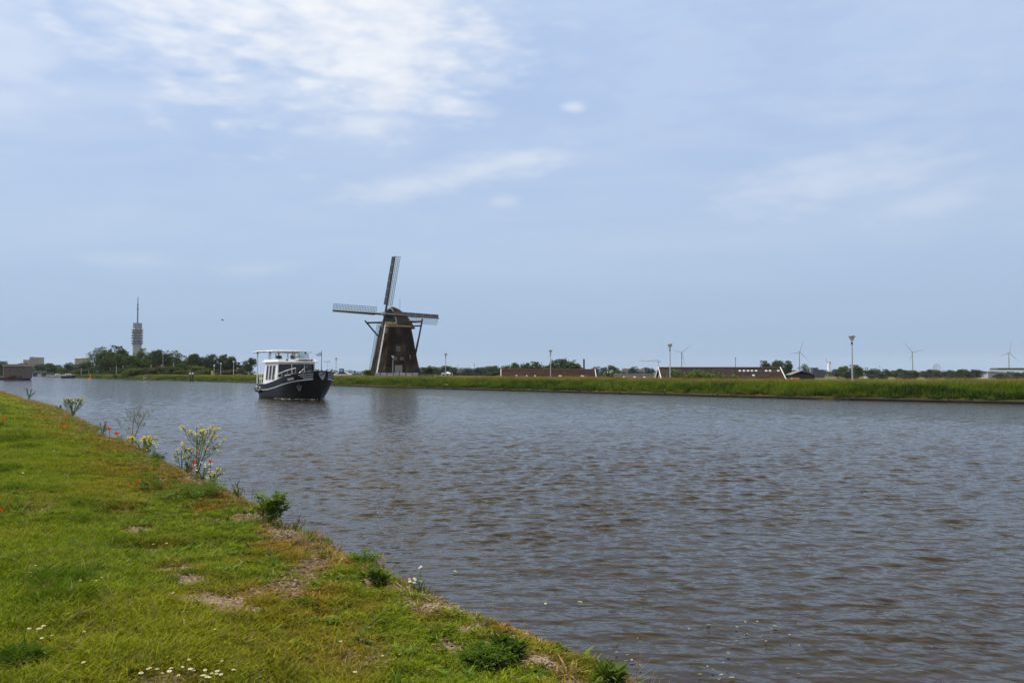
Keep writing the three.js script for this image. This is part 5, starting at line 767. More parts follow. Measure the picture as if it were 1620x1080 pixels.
  { // rails: fore deck and stern
    const rail = (u) => V(X(u, sheer(u)), sheer(u) + 0.52, 0); const us2 = [0.47, 0.55, 0.65, 0.75, 0.85];
    for (const s of [1, -1]) { const pts = us2.map((u) => rail(u).setZ(s * (half(u, sheer(u)) - 0.12))); const r = part('rail', tube(pts, 0.028, 6), white, o); us2.forEach((u, i) => { part('stanchion', rod(V(pts[i].x, sheer(u) - 0.3, pts[i].z), pts[i], 0.018, 0.018, 6), steel, r); }); }
    const pts = []; for (let i = 0; i <= 8; i++) { const a = -Math.PI / 2 + Math.PI * i / 8; pts.push(V(0.25 - 0.0 * i, 2.15, 1.6 * Math.sin(a))); }
    const st = part('stern_rail', join([tube([V(1.6, 2.15, 1.6), V(0.5, 2.15, 1.62), V(0.1, 2.15, 1.2), V(0.08, 2.15, 0), V(0.1, 2.15, -1.2), V(0.5, 2.15, -1.62), V(1.6, 2.15, -1.6)], 0.026, 6), tube([V(1.6, 1.7, 1.62), V(0.5, 1.7, 1.64), V(0.1, 1.7, 1.2), V(0.08, 1.7, 0), V(0.1, 1.7, -1.2), V(0.5, 1.7, -1.64), V(1.6, 1.7, -1.62)], 0.02, 6)]), white, o);
    for (const [x, z] of [[1.6, 1.6], [1.05, 1.62], [0.5, 1.62], [0.1, 1.0], [0.08, 0.2], [0.1, -0.9], [0.5, -1.62], [1.6, -1.6]]) part('stanchion', rod(V(x, 0.9, z), V(x, 2.16, z), 0.022, 0.022, 6), white, st);
    for (const z of [0.75, 0.15]) part('deck_chair', join([box(0.7, 1.3, z, 0.45, 0.05, 0.45, 0.02), box(0.48, 1.62, z, 0.06, 0.62, 0.45, 0.02), rod(V(0.9, 0.8, z - 0.2), V(0.5, 1.3, z - 0.2), 0.02, 0.02, 5), rod(V(0.9, 0.8, z + 0.2), V(0.5, 1.3, z + 0.2), 0.02, 0.02, 5)]), mat([0.05, 0.055, 0.06], 0.8), o);
    part('swim_ladder', join([rod(V(-0.12, 0.3, 0.9), V(-0.10, 1.9, 0.9), 0.025, 0.025, 6), rod(V(-0.12, 0.3, 1.3), V(-0.10, 1.9, 1.3), 0.025, 0.025, 6), ...[0.4, 0.7, 1.0, 1.3].map((y) => rod(V(-0.11, y, 0.9), V(-0.11, y, 1.3), 0.022, 0.022, 6))]), white, o);
    part('windlass', join([new THREE.CylinderGeometry(0.14, 0.14, 0.5, 12).rotateX(Math.PI / 2).translate(10.0, 2.2, 0), box(10.0, 2.02, 0, 0.4, 0.3, 0.4, 0.05)]), M.grey, o);
    for (const s of [1, -1]) part('bollard', join([rod(V(9.9, 1.8, 0.42 * s), V(9.9, 2.5, 0.42 * s), 0.05, 0.05, 8), rod(V(9.78, 2.38, 0.42 * s), V(10.02, 2.38, 0.42 * s), 0.03, 0.03, 6)]), M.dark, o);
  }
  part('flagstaff', rod(V(10.9, 2.2, 0), V(10.95, 4.05, 0), 0.03, 0.02, 6), M.dark, o);
  { const r = []; for (let i = 0; i <= 10; i++) { const t = i / 10, a = []; for (let j = 0; j <= 3; j++) a.push(V(10.92 - t * 0.25 + 0.05 * Math.sin(t * 8 + j * 0.4), 3.92 - t * 0.18 - j / 3 * 0.40 * (1 - t * 0.75) + 0.03 * Math.sin(t * 7), t * 0.42)); r.push(a); } part('pennant', loft(r), mat([0.55, 0.62, 0.78], 0.8, { transmission: 0.2, thickness: 0 }), o); }
  return { o, world: (x, y, z) => o.localToWorld(V(x, y, z)), heading, fwd, pos, half, X };
})();
BOAT.o.updateMatrixWorld(true);

// ---------------------------------------------------------------- two people on the upper deck: one continuous body each
function figure(name, label, pos, turn, joints, bones, cloth, skin, hairM, head, seed) {
  const o = thing(name, label, 'person', pos, turn);
  const mesh = (bs, lo, size, res, blend) => { // smooth union of tapered capsules
    const mc = new MarchingCubes(res, new THREE.MeshStandardMaterial(), false, false, 90000), a = V(), b = V(), p = V(), ab = V();
    for (let k = 0; k < res; k++) for (let j = 0; j < res; j++) for (let i = 0; i < res; i++) { p.set(i / (res / 2) - 1, j / (res / 2) - 1, k / (res / 2) - 1).multiplyScalar(size / 2).add(lo); let s = 0; for (const [A, B2, r0, r1, sx = 1] of bs) { a.copy(A); b.copy(B2); ab.subVectors(b, a); const t = clamp(V().subVectors(p, a).dot(ab) / Math.max(1e-9, ab.lengthSq())), q = a.clone().addScaledVector(ab, t).sub(p); q.x *= sx; s += Math.exp(-(q.length() - mix(r0, r1, t)) / blend); } mc.field[k * res * res + j * res + i] = -(-Math.log(s + 1e-30) * blend); }
    mc.isolation = 0; mc.update(); const n = mc.count, g = soup(Array.from(mc.positionArray.slice(0, n * 3)).map((v, i) => v * size / 2 + [lo.x, lo.y, lo.z][i % 3]), Array.from(mc.normalArray.slice(0, n * 3)), new Float32Array(n * 2)); return g; };
  const J = joints, body = bones.map(([a, b, r0, r1, sx]) => [J[a], J[b], r0, r1, sx]);
  part('body', mesh(body.filter((b) => b[5] !== 'skin'), V(0.12, 0.48, 0), 1.5, 64, 0.022), cloth, o);
  const h = J.head, hd = part('head', mesh([[h, h.clone().add(V(0, 0.07, 0)), 0.082, 0.088], [h.clone().add(V(0.03, -0.06, 0)), h.clone().add(V(0.045, -0.075, 0)), 0.05, 0.042], [h.clone().add(V(0.09, 0.0, 0)), h.clone().add(V(0.105, -0.012, 0)), 0.012, 0.016], [h.clone().add(V(0, 0, 0.088)), h.clone().add(V(0, 0.02, 0.09)), 0.014, 0.016], [h.clone().add(V(0, 0, -0.088)), h.clone().add(V(0, 0.02, -0.09)), 0.014, 0.016], [h.clone().add(V(-0.02, -0.12, 0)), J.neck, 0.05, 0.055]], h.clone(), 0.42, 56, 0.008), skin, o);
  for (const s of [1, -1]) { part('eye', new THREE.SphereGeometry(0.011, 8, 6).translate(h.x + 0.082, h.y + 0.022, h.z + s * 0.034), M.dark, hd); }
  part('mouth', box(h.x + 0.088, h.y - 0.05, h.z, 0.012, 0.010, 0.05, 0.004), mat([0.35, 0.13, 0.11], 0.6), hd);
  part('hair', mesh([[h.clone().add(V(-0.03, 0.07, 0)), h.clone().add(V(-0.012, 0.095, 0)), 0.092, 0.086], [h.clone().add(V(-0.06, 0.0, 0)), h.clone().add(V(-0.06, -0.05, 0)), 0.07, 0.05]], h.clone(), 0.42, 40, 0.012), hairM, o);
  for (const s of ['L', 'R']) { const c = J['hand' + s], d = V().subVectors(c, J['elbow' + s]).normalize(), z = s === 'L' ? -1 : 1, bs = [[c, c.clone().addScaledVector(d, 0.07), 0.03, 0.034]]; for (let i = 0; i < 4; i++) { const k = c.clone().addScaledVector(d, 0.075).add(V(0, 0, (i - 1.5) * 0.021)), m = k.clone().addScaledVector(d, 0.036 + 0.006 * Math.sin(i)).add(V(0, -0.012, 0)), e = m.clone().addScaledVector(d, 0.02).add(V(0, -0.028, 0)); bs.push([k, m, 0.010, 0.009], [m, e, 0.009, 0.008]); } const tb = c.clone().addScaledVector(d, 0.02).add(V(0, 0, -z * 0.03)); bs.push([tb, tb.clone().addScaledVector(d, 0.045).add(V(0, -0.01, -z * 0.025)), 0.012, 0.009]); part('hand', mesh(bs, c.clone().addScaledVector(d, 0.06), 0.28, 56, 0.004), skin, o); }
  return o;
}
{
  const seated = (arm) => ({ hip: V(0, 0.14, 0), chest: V(-0.02, 0.46, 0), neck: V(-0.01, 0.64, 0), head: V(0.02, 0.79, 0), hipL: V(0, 0.12, -0.10), hipR: V(0, 0.12, 0.10), kneeL: V(0.43, 0.15, -0.13), kneeR: V(0.43, 0.15, 0.14), footL: V(0.48, -0.26, -0.13), footR: V(0.50, -0.26, 0.14), toeL: V(0.62, -0.30, -0.14), toeR: V(0.64, -0.30, 0.15), shL: V(-0.01, 0.57, -0.19), shR: V(-0.01, 0.57, 0.19), elbowL: V(0.08, 0.33, -0.26), elbowR: V(0.10, 0.33, 0.27), handL: V(0.30, arm, -0.18), handR: V(0.30, arm, 0.17) });
  const B9 = [['hip', 'chest', 0.135, 0.15, 0.9], ['chest', 'neck', 0.14, 0.06, 1], ['hipL', 'kneeL', 0.088, 0.062], ['hipR', 'kneeR', 0.088, 0.062], ['kneeL', 'footL', 0.06, 0.042], ['kneeR', 'footR', 0.06, 0.042], ['footL', 'toeL', 0.045, 0.038], ['footR', 'toeR', 0.045, 0.038], ['shL', 'shR', 0.07, 0.07], ['shL', 'elbowL', 0.058, 0.045], ['shR', 'elbowR', 0.058, 0.045], ['elbowL', 'handL', 0.044, 0.030], ['elbowR', 'handR', 0.044, 0.030]];
  const skin = mat([0.52, 0.33, 0.25], 0.6);
  figure('person', 'person in a grey-brown jacket seated at the helm on the upper deck', BOAT.world(3.45, 3.14, -0.35), BOAT.heading + 0.5, seated(0.42), B9, mat([0.085, 0.075, 0.068], 0.9), skin, mat([0.06, 0.042, 0.03], 0.9), 0, 1);
  figure('person', 'person in dark clothes sitting low on the upper deck bench behind the helm', BOAT.world(2.62, 3.13, 0.62), BOAT.heading - 0.2, seated(0.28), B9, mat([0.02, 0.02, 0.026], 0.9), skin, mat([0.02, 0.017, 0.015], 0.9), 0, 2);
}
{ // a little foam where the bow meets the water, and the wake behind
  const R = rng(8), p = [];
  for (let i = 0; i < 110; i++) { const u = 0.5 + 0.5 * Math.pow(R(), 0.6), s = R() < 0.7 ? 1 : -1, q = BOAT.world(BOAT.X(u, 0) + 0.15 * R(), 0, s * (BOAT.half(u, 0) + 0.06 + 0.35 * R() * R() + (1 - u) * 0.6 * R())); const r = 0.015 + 0.045 * R() * R(); p.push(new THREE.SphereGeometry(r, 6, 4).scale(1.8, 0.4, 1.2).rotateY(R() * 6).translate(q.x, 0.03 + 0.03 * R(), q.z)); }
  solo('foam', join(p), mat([0.75, 0.76, 0.76], 0.6), 'thin white bow foam along the waterline of the boat', 'foam', null, 'stuff');
}

// ---------------------------------------------------------------- wild plants on the near bank
const P = { stem: leafMat([0.12, 0.17, 0.045], 0.2), stemBrown: mat([0.16, 0.11, 0.07], 0.9), stemGrey: mat([0.20, 0.20, 0.12], 0.85), yellow: leafMat([0.80, 0.70, 0.015], 0.35), pale: leafMat([0.62, 0.58, 0.16], 0.35), red: leafMat([0.72, 0.085, 0.012], 0.45), white: leafMat([0.82, 0.82, 0.80], 0.3), disc: mat([0.72, 0.50, 0.03], 0.8), leaf: leafMat([0.105, 0.175, 0.014], 0.4), leafDark: leafMat([0.080, 0.150, 0.008], 0.38), leafBright: leafMat([0.14, 0.22, 0.014], 0.4), black: mat([0.02, 0.015, 0.015], 0.8) };
const spot = (px, py) => { const q = onLevel(px, py, 0.48), r = onLevel(px, py, land(q.x, q.z)); const e = leftX(-r.z) - 0.02; if (r.x > e) r.x = e; r.y = land(r.x, r.z) - 0.012; return r; };
const px2m = (pos) => -pos.z / F;
function leafQuad(c, dir, up, len, wid) { const s = V().crossVectors(dir, up).normalize(), n = V().crossVectors(s, dir).normalize(), m = c.clone().addScaledVector(dir, len * 0.45).addScaledVector(n, len * 0.06), e = c.clone().addScaledVector(dir, len).addScaledVector(n, -len * 0.10); return [c, m.clone().addScaledVector(s, wid / 2), e, m.clone().addScaledVector(s, -wid / 2)]; }
const flowerG = (() => { const q = []; for (let i = 0; i < 4; i++) { const a = i * Math.PI / 2 + 0.4, d = V(Math.cos(a), 0.25, Math.sin(a)).normalize(); q.push(leafQuad(V(0, 0, 0), d, V(0, 1, 0), 0.010, 0.009)); } return quads(q); })();
// a head of a rape plant: a dozen four-petalled flowers
const headG = (seed, n, r) => { const R = rng(seed), g = []; for (let i = 0; i < n; i++) { const a = R() * 6.28, q = r * Math.sqrt(R()); g.push(flowerG.clone().scale(1.15, 1.15, 1.15).rotateX((R() - 0.5) * 1.4).rotateZ((R() - 0.5) * 1.4).translate(Math.cos(a) * q, (R() - 0.3) * r * 1.3, Math.sin(a) * q)); } return join(g); };
const HEADS = [headG(1, 12, 0.020), headG(2, 9, 0.017), headG(3, 16, 0.024)];
function rapePlant(label, px, py, topPy, widthPx, n, seed, { lean = 0, head = P.yellow, stem = P.stem, dense = 1, pods = true, leafy = 1, name = 'rape_plant', headScale = 1 } = {}) {
  const pos = spot(px, py), k = px2m(pos), H = (py - topPy) * k, w = widthPx * k / 2, R = rng(seed), o = thing(name, label, 'plant', pos), stems = [], leaves = [], tips = [], podG = [];
  const thick = Math.max(0.0022, k * 0.6);
  const mains = Math.max(3, Math.round(n / 5)), per = Math.max(3, Math.round(n / mains));
  for (let m = 0; m < mains; m++) {
    const a0 = m / mains * 6.2832 + R(), q0 = 0.25 + 0.35 * R(), top = V(Math.cos(a0) * q0 * w + lean * k, H * (0.72 + 0.28 * R()), Math.sin(a0) * q0 * w * 0.8), mid = top.clone().multiplyScalar(0.5); mid.x *= 0.8; mid.y *= 1.1;
    const curve = new THREE.QuadraticBezierCurve3(V((R() - 0.5) * 0.04, 0, (R() - 0.5) * 0.04), mid, top);
    stems.push(new THREE.TubeGeometry(curve, 6, thick, 4)); tips.push(top);
    for (let i = 0; i < per; i++) {
      const t = 0.28 + 0.62 * R(), p = curve.getPoint(t), a = a0 + (R() - 0.5) * 4.2, L = w * (0.35 + 0.55 * R()) * (1.25 - 0.6 * t), up = 0.5 + 0.8 * R(), e = p.clone().add(V(Math.cos(a) * L, L * up, Math.sin(a) * L * 0.8)); e.y = Math.min(e.y, H);
      const c = p.clone().lerp(e, 0.5).add(V(Math.cos(a) * L * 0.10, -L * 0.06, Math.sin(a) * L * 0.1)); stems.push(tube([p, c, e], thick * 0.62, 3)); tips.push(e);
      if (R() < 0.7) { const f = c.clone().add(V((R() - 0.5) * L * 0.8, L * 0.45, (R() - 0.5) * L * 0.6)); stems.push(rod(c, f, thick * 0.5, thick * 0.4, 3)); tips.push(f); }
      if (pods) for (let j = 0; j < 5; j++) { const s0 = p.clone().lerp(e, 0.3 + 0.6 * R()), d = V(R() - 0.5, 0.4 + R() * 0.5, R() - 0.5).normalize(); podG.push(rod(s0, s0.clone().addScaledVector(d, 0.03 + 0.03 * R()), thick * 0.5, thick * 0.3, 3)); }
    }
    for (let j = 0; j < 10 * leafy; j++) { const p = curve.getPoint(R() * 0.7), g = R() * 6.28, d = V(Math.cos(g), 0.1 + 0.5 * R(), Math.sin(g)).normalize(); leaves.push(leafQuad(p, d, V(0, 1, 0), 0.05 + 0.07 * R(), 0.02)); }
  }
  part('stem', join(stems), stem, o); if (leaves.length) part('foliage', quads(leaves), P.leaf, o).userData.kind = 'stuff'; if (podG.length) part('seed_pods', join(podG), stem === P.stem ? P.leaf : stem, o).userData.kind = 'stuff';
  if (head) tips.forEach((t, i) => { const m = part('flower_head', HEADS[i % 3], head, o); m.position.copy(t); m.rotation.y = i; m.scale.setScalar(headScale * (0.8 + 0.6 * R())); for (let j = 0; j < Math.round(R() * dense); j++) { const q = part('flower_head', HEADS[(i + j) % 3], head, o); q.position.copy(t).add(V((R() - 0.5) * 0.07, -0.03 - 0.06 * R(), (R() - 0.5) * 0.07)); q.scale.setScalar(headScale * (0.6 + 0.5 * R())); } });
  return o;
}
rapePlant('large yellow-flowered rape plant with wide branches over the water behind the red poppies', 312, 748, 668, 84, 30, 201, { lean: 12, headScale: 0.95 });
rapePlant('smaller yellow-flowered rape plant left of the large one, flowers clustered low', 264, 722, 692, 60, 15, 202, { lean: -4, dense: 2, headScale: 0.95 });
rapePlant('pale yellow rape plant farthest along the bank edge', 127, 662, 630, 40, 30, 203, { head: P.pale, lean: 4, headScale: 1.15, dense: 1 });
rapePlant('tall grey-green plant gone to seed, without flowers, left of the yellow plants', 224, 706, 642, 56, 20, 204, { head: null, stem: P.stemGrey, lean: 14, name: 'seeding_plant', leafy: 0 });
rapePlant('dark leafy weed with few stems between the poppies and the seeding plant', 197, 693, 662, 26, 9, 205, { head: null, name: 'tall_weed', leafy: 2, pods: false });
rapePlant('yellow-flowered sprig hanging low over the water below the white daisies', 352, 768, 738, 34, 10, 206, { lean: 8, headScale: 0.7 });
rapePlant('thin yellow-flowered sprig between the two yellow rape plants', 288, 738, 704, 26, 8, 207, { headScale: 0.6, leafy: 0 });
rapePlant('low yellow-flowered weed left of the smaller rape plant', 240, 714, 694, 24, 9, 208, { headScale: 0.6 });
rapePlant('flowerless wispy weed at the edge left of the white daisies', 296, 748, 712, 22, 8, 209, { head: null, name: 'tall_weed', leafy: 2 });
rapePlant('flowerless wispy weed at the edge above the leafy bush', 376, 786, 756, 22, 8, 210, { head: null, name: 'tall_weed', leafy: 1 });
rapePlant('wispy weed with pale pods on the edge before the pale yellow plant', 152, 676, 654, 20, 8, 211, { head: null, name: 'tall_weed', leafy: 1 });
rapePlant('small wispy weed at the edge beyond the pale yellow plant', 92, 650, 638, 14, 6, 212, { head: null, name: 'tall_weed', leafy: 1 });
function daisyPlant(label, px, py, topPy, widthPx, n, seed) {
  const pos = spot(px, py), k = px2m(pos), H = (py - topPy) * k, R = rng(seed), o = thing('daisy_plant', label, 'plant', pos), stems = [], leaves = [];
  const pet = []; for (let i = 0; i < 12; i++) { const a = i / 12 * 6.283, d = V(Math.cos(a), 0.1, Math.sin(a)); pet.push(leafQuad(d.clone().multiplyScalar(0.004), d, V(0, 1, 0), 0.017, 0.008)); } const pg = quads(pet).scale(0.75, 0.75, 0.75), dg = new THREE.SphereGeometry(0.006, 8, 5).scale(1, 0.6, 1);
  for (let i = 0; i < n; i++) { const a = R() * 6.28, q = Math.sqrt(R()), tip = V(Math.cos(a) * q * widthPx * k / 2, H * (1 - 0.6 * R() * q), Math.sin(a) * q * widthPx * k / 2); stems.push(tube([V(0, 0, 0), tip.clone().multiplyScalar(0.5).add(V(0, 0.02, 0)), tip], Math.max(0.0016, k * 0.3), 4)); for (let j = 0; j < 4; j++) { const c = tip.clone().multiplyScalar(R() * 0.8), d = V(R() - 0.5, R() * 0.6, R() - 0.5).normalize(); leaves.push(leafQuad(c, d, V(0, 1, 0), 0.03 + 0.02 * R(), 0.006)); } const f = part('flower', pg, P.white, o); f.position.copy(tip); f.rotation.set((R() - 0.5) * 0.9 + 0.4, R() * 6, (R() - 0.5) * 0.9); part('disc', dg, P.disc, f); }
  part('stem', join(stems), P.stem, o); part('foliage', quads(leaves), P.leaf, o).userData.kind = 'stuff'; return o;
}
daisyPlant('clump of tall white daisies at the edge beside the large red poppy', 330, 758, 730, 40, 22, 301);
daisyPlant('small upright white chamomile at the edge right of the leafy bush', 541, 848, 822, 18, 9, 302);
daisyPlant('low white chamomile at the edge above the bare earth slope', 668, 922, 905, 26, 8, 303);
daisyPlant('white daisies low in the turf left of the poppies at the edge', 168, 700, 694, 22, 8, 304);
// poppies
let poppyN = 0;
function poppy(label, px, py, topPy, size, seed) {
  const pos = spot(px, py), k = px2m(pos), H = Math.max(0.05, (py - topPy) * k), r = size * k * 0.33, R = rng(seed), o = thing('poppy', label, 'poppy', pos, R() * 6);
  part('stem', tube([V(0, 0, 0), V(0.01, H * 0.5, 0.01), V(0, H - r * 0.3, 0)], Math.max(0.0016, k * 0.35), 5), P.stem, o);
  for (let i = 0; i < 4; i++) { const rings = [], a0 = i * Math.PI / 2; for (let u = 0; u <= 5; u++) { const t = u / 5, row = []; for (let v = 0; v <= 6; v++) { const a = a0 + (v / 6 - 0.5) * 1.9, q = r * Math.sin(t * 1.75) * (i % 2 ? 1 : 0.9), w = 1 + 0.08 * Math.sin(v * 2.1 + i); row.push(V(Math.cos(a) * q * w, H - r * 0.5 + r * 1.5 * Math.pow(t, 1.5) * w, Math.sin(a) * q * w)); } rings.push(row); } part('petal', loft(rings), P.red, o); }
  part('seed_head', new THREE.SphereGeometry(r * 0.22, 8, 6).translate(0, H - r * 0.05, 0), P.black, o);
  const L = []; for (let i = 0; i < 6; i++) { const a = R() * 6.28; L.push(leafQuad(V(0, 0.01, 0), V(Math.cos(a), 0.5, Math.sin(a)).normalize(), V(0, 1, 0), 0.07, 0.014)); } part('foliage', quads(L), P.leaf, o);
}
for (const [i, a] of [['large open red poppy at the edge below the big yellow plant', 306, 752, 731, 12], ['second red poppy touching the large one at the edge', 302.5, 748, 734, 9], ['red poppy standing over the water right of the white daisies', 345, 762, 728, 9], ['single small red poppy in the turf left of the green weed patch', 218.5, 768, 758, 8], ['red poppy on a taller stem at the edge among the farther weeds', 173, 690, 667, 6], ['red poppy at the edge below the tall one among the farther weeds', 172.5, 694, 678, 9], ['pair poppy, right one, at the edge beside the dark leafy weed', 184, 700, 686, 9], ['orange-red poppy in the far turf near the pale yellow plant', 99, 688, 676, 8], ['orange-red poppy at the picture edge in the far turf', 4.5, 674, 664, 7], ['red poppy cut by the picture edge halfway up the lawn', 1, 818, 806, 8], ['faint red poppy on the bank edge beyond the pale yellow plant', 104, 672, 664, 5]].entries()) poppy(...a, 400 + i);
// leafy bushes and clumps
function leafy(name, label, px, py, topPy, widthPx, n, seed, m, { len = 0.05, wid = 0.02, upward = 0.5, stems = true, depth = 0.8, lean = 0 } = {}) {
  const pos = spot(px, py), k = px2m(pos), H = (py - topPy) * k, w = widthPx * k / 2, R = rng(seed), o = thing(name, label, 'plant', pos), L = [], S = [], ns = Math.max(5, Math.round(n / 40));
  len *= 1.25; wid *= 1.3;
  const tips = []; for (let i = 0; i < ns; i++) { const a = R() * 6.28, q = Math.sqrt(R()); tips.push(V(Math.cos(a) * q * w * 0.8 + lean * k, H * (0.40 + 0.60 * R()) * (1 - 0.25 * q), Math.sin(a) * q * w * depth * 0.8)); if (stems) S.push(tube([V(tips[i].x * 0.25, 0, tips[i].z * 0.25), tips[i].clone().multiplyScalar(0.5).add(V(0, H * 0.08, 0)), tips[i]], Math.max(0.002, k * 0.35), 4)); }
  for (let i = 0; i < n; i++) { const t = tips[i % ns], f = 0.2 + 0.85 * Math.sqrt(R()), c = V(t.x * (0.25 + 0.75 * f), t.y * f, t.z * (0.25 + 0.75 * f)).add(V((R() - 0.5) * w * 0.3, 0, (R() - 0.5) * w * 0.3)), a = R() * 6.28, d = V(Math.cos(a), upward * (R() * 1.6 - 0.3), Math.sin(a)).normalize(); L.push(leafQuad(c, d, V(0, 1, 0.01), len * (0.6 + 0.7 * R()), wid * (0.7 + 0.6 * R()))); }
  if (S.length) part('stem', join(S), P.stem, o); part('foliage', quads(L), m, o).userData.kind = 'stuff'; return o;
}
leafy('leafy_bush', 'bright green leafy bush on the bank edge, clearly standing against the water', 428, 828, 768, 60, 560, 501, P.leafBright, { len: 0.062, wid: 0.024, upward: 0.9 });
leafy('weed_clump', 'low spreading green weed patch below the poppies', 300, 790, 762, 118, 1500, 502, P.leafDark, { len: 0.045, wid: 0.014, stems: false, depth: 1.6 });
leafy('weed_clump', 'low green weed patch left of the large weed patch below the poppies', 236, 777, 756, 50, 420, 503, P.leafDark, { len: 0.04, wid: 0.012, stems: false, depth: 1.4 });
leafy('feathery_weed', 'feathery bright green weed at the edge right of the chamomile', 575, 884, 852, 58, 1100, 504, P.leafBright, { len: 0.035, wid: 0.005 });
leafy('leafy_weed', 'green weed just below the feathery one, with small leaves', 597, 924, 880, 44, 620, 505, P.leaf, { len: 0.035, wid: 0.012, upward: 0.8 });
leafy('grass_tussock', 'dark green grass tussock lying in the middle of the turf', 472, 962, 943, 54, 700, 506, P.leafDark, { len: 0.045, wid: 0.006, upward: 0.6, stems: false });
leafy('fern_weed', 'large dark green feathery clump near the lower bank edge', 770, 1052, 1016, 92, 1900, 507, P.leafDark, { len: 0.045, wid: 0.006, upward: 0.6 });
leafy('broad_weed', 'upright dark green weed beside the large feathery clump', 806, 1040, 1002, 48, 420, 508, P.leaf, { len: 0.075, wid: 0.014, upward: 1.2 });
leafy('young_plant', 'young bright green plant with a rosette top at the lower bank edge', 884, 1024, 996, 26, 150, 509, P.leafBright, { len: 0.055, wid: 0.011, upward: 1.2 });
leafy('leafy_weed', 'tuft of upright green leaves cut by the bottom of the picture at the edge', 962, 1086, 1046, 52, 300, 510, P.leaf, { len: 0.085, wid: 0.014, upward: 1.6 });
leafy('weed_clump', 'small dark green clump at the left end of the bottom turf', 30, 1046, 1020, 90, 700, 511, P.leafDark, { len: 0.06, wid: 0.007, upward: 1.0, stems: false });
leafy('weed_clump', 'small green clump in the turf below the bare patches', 520, 988, 972, 40, 260, 512, P.leaf, { len: 0.04, wid: 0.009, stems: false });
leafy('leafy_weed', 'low green weed at the foot of the yellow-flowered rape plants', 275, 728, 712, 44, 420, 513, P.leafDark, { len: 0.05, wid: 0.018, stems: false });
leafy('weed_clump', 'green clump in the turf left of the bush on the edge', 352, 830, 812, 60, 420, 514, P.leaf, { len: 0.04, wid: 0.010, stems: false });
leafy('weed_clump', 'greyish low clump beside the bush on the edge, on its left', 395, 812, 795, 34, 260, 515, P.leafBright, { len: 0.035, wid: 0.014, stems: false });
// slender single stems on the edge
function slender(name, label, px, py, topPy, lean, seed, m, { seeds = 18, flower = null, leaves = 0 } = {}) {
  const pos = spot(px, py), k = px2m(pos), H = (py - topPy) * k, R = rng(seed), o = thing(name, label, 'plant', pos), t = Math.max(0.0018, k * 0.4), tip = V(lean * k, H, 0), mid = V(lean * k * 0.3, H * 0.55, 0.02), G = [tube([V(0, 0, 0), mid, tip], t, 5)], L = [], S = [];
  for (let i = 0; i < 6; i++) { const q = 0.5 + 0.5 * R(), c = V(0, 0, 0).lerp(tip, q), e = c.clone().add(V((R() - 0.5) * 0.10, 0.04 + 0.05 * R(), (R() - 0.5) * 0.10)); if (seeds) { G.push(rod(c, e, t * 0.6, t * 0.4, 4)); S.push(new THREE.IcosahedronGeometry(t * (1.4 + R()), 0).translate(e.x, e.y, e.z)); } }
  for (let i = 0; i < seeds; i++) { const q = 0.62 + 0.38 * R(), c = V(0, 0, 0).lerp(tip, q); S.push(new THREE.IcosahedronGeometry(t * (1.0 + R() * 1.2), 0).translate(c.x + (R() - 0.5) * 0.03, c.y, c.z + (R() - 0.5) * 0.03)); }
  for (let i = 0; i < leaves; i++) { const q = 0.1 + 0.85 * R(), c = V(0, 0, 0).lerp(tip, q), a = R() * 6.28; L.push(leafQuad(c, V(Math.cos(a), 0.5, Math.sin(a)).normalize(), V(0, 1, 0), 0.05 * (1.2 - q), 0.009)); }
  part('stem', join(G), m, o); if (S.length) part('seed_head', join(S), m, o); if (L.length) part('foliage', quads(L), P.leaf, o);
  if (flower) { const f = part('flower', headG(seed, 14, 0.014), flower, o); f.position.copy(tip); }
}
slender('dead_stem', 'brown dead stem with dry seed heads in the water-side corner, the right and taller one', 1101, 1096, 1034, 8, 601, P.stemBrown, { seeds: 30 });
slender('dead_stem', 'short brown leaning dead stem left of the taller one', 1003, 1082, 1043, -10, 602, P.stemBrown, { seeds: 12 });
slender('slender_weed', 'slender green weed with a small white top at the edge over the bare earth', 698, 932, 893, 2, 603, P.stem, { seeds: 0, flower: P.white, leaves: 40 });
slender('dry_grass_stalk', 'thin dry stalk at the edge just right of the leafy bush', 478, 836, 812, 4, 604, P.stemBrown, { seeds: 14 });
slender('dry_grass_stalk', 'thin dry stalk between the bush and the chamomile', 497, 843, 816, 8, 605, P.stemBrown, { seeds: 10 });
slender('dry_grass_stalk', 'thin leaning grass stalk over the water right of the slender weed', 772, 966, 936, 8, 606, P.stemGrey, { seeds: 5 });
slender('dry_grass_stalk', 'short thin grass stalk at the edge, next to the leaning one', 790, 974, 948, 2, 607, P.stemGrey, { seeds: 5 });
slender('dry_grass_stalk', 'pair of thin stalks at the edge above the bush, left one', 387, 786, 768, 0, 608, P.stemGrey, { seeds: 4 });
slender('dry_grass_stalk', 'thin stalk at the edge above the bush, right one', 401, 792, 766, 2, 609, P.stemGrey, { seeds: 4 });
slender('dry_grass_stalk', 'thin dry stalk near the corner beside the tuft of upright leaves', 1018, 1090, 1068, 5, 610, P.stemGrey, { seeds: 4 });
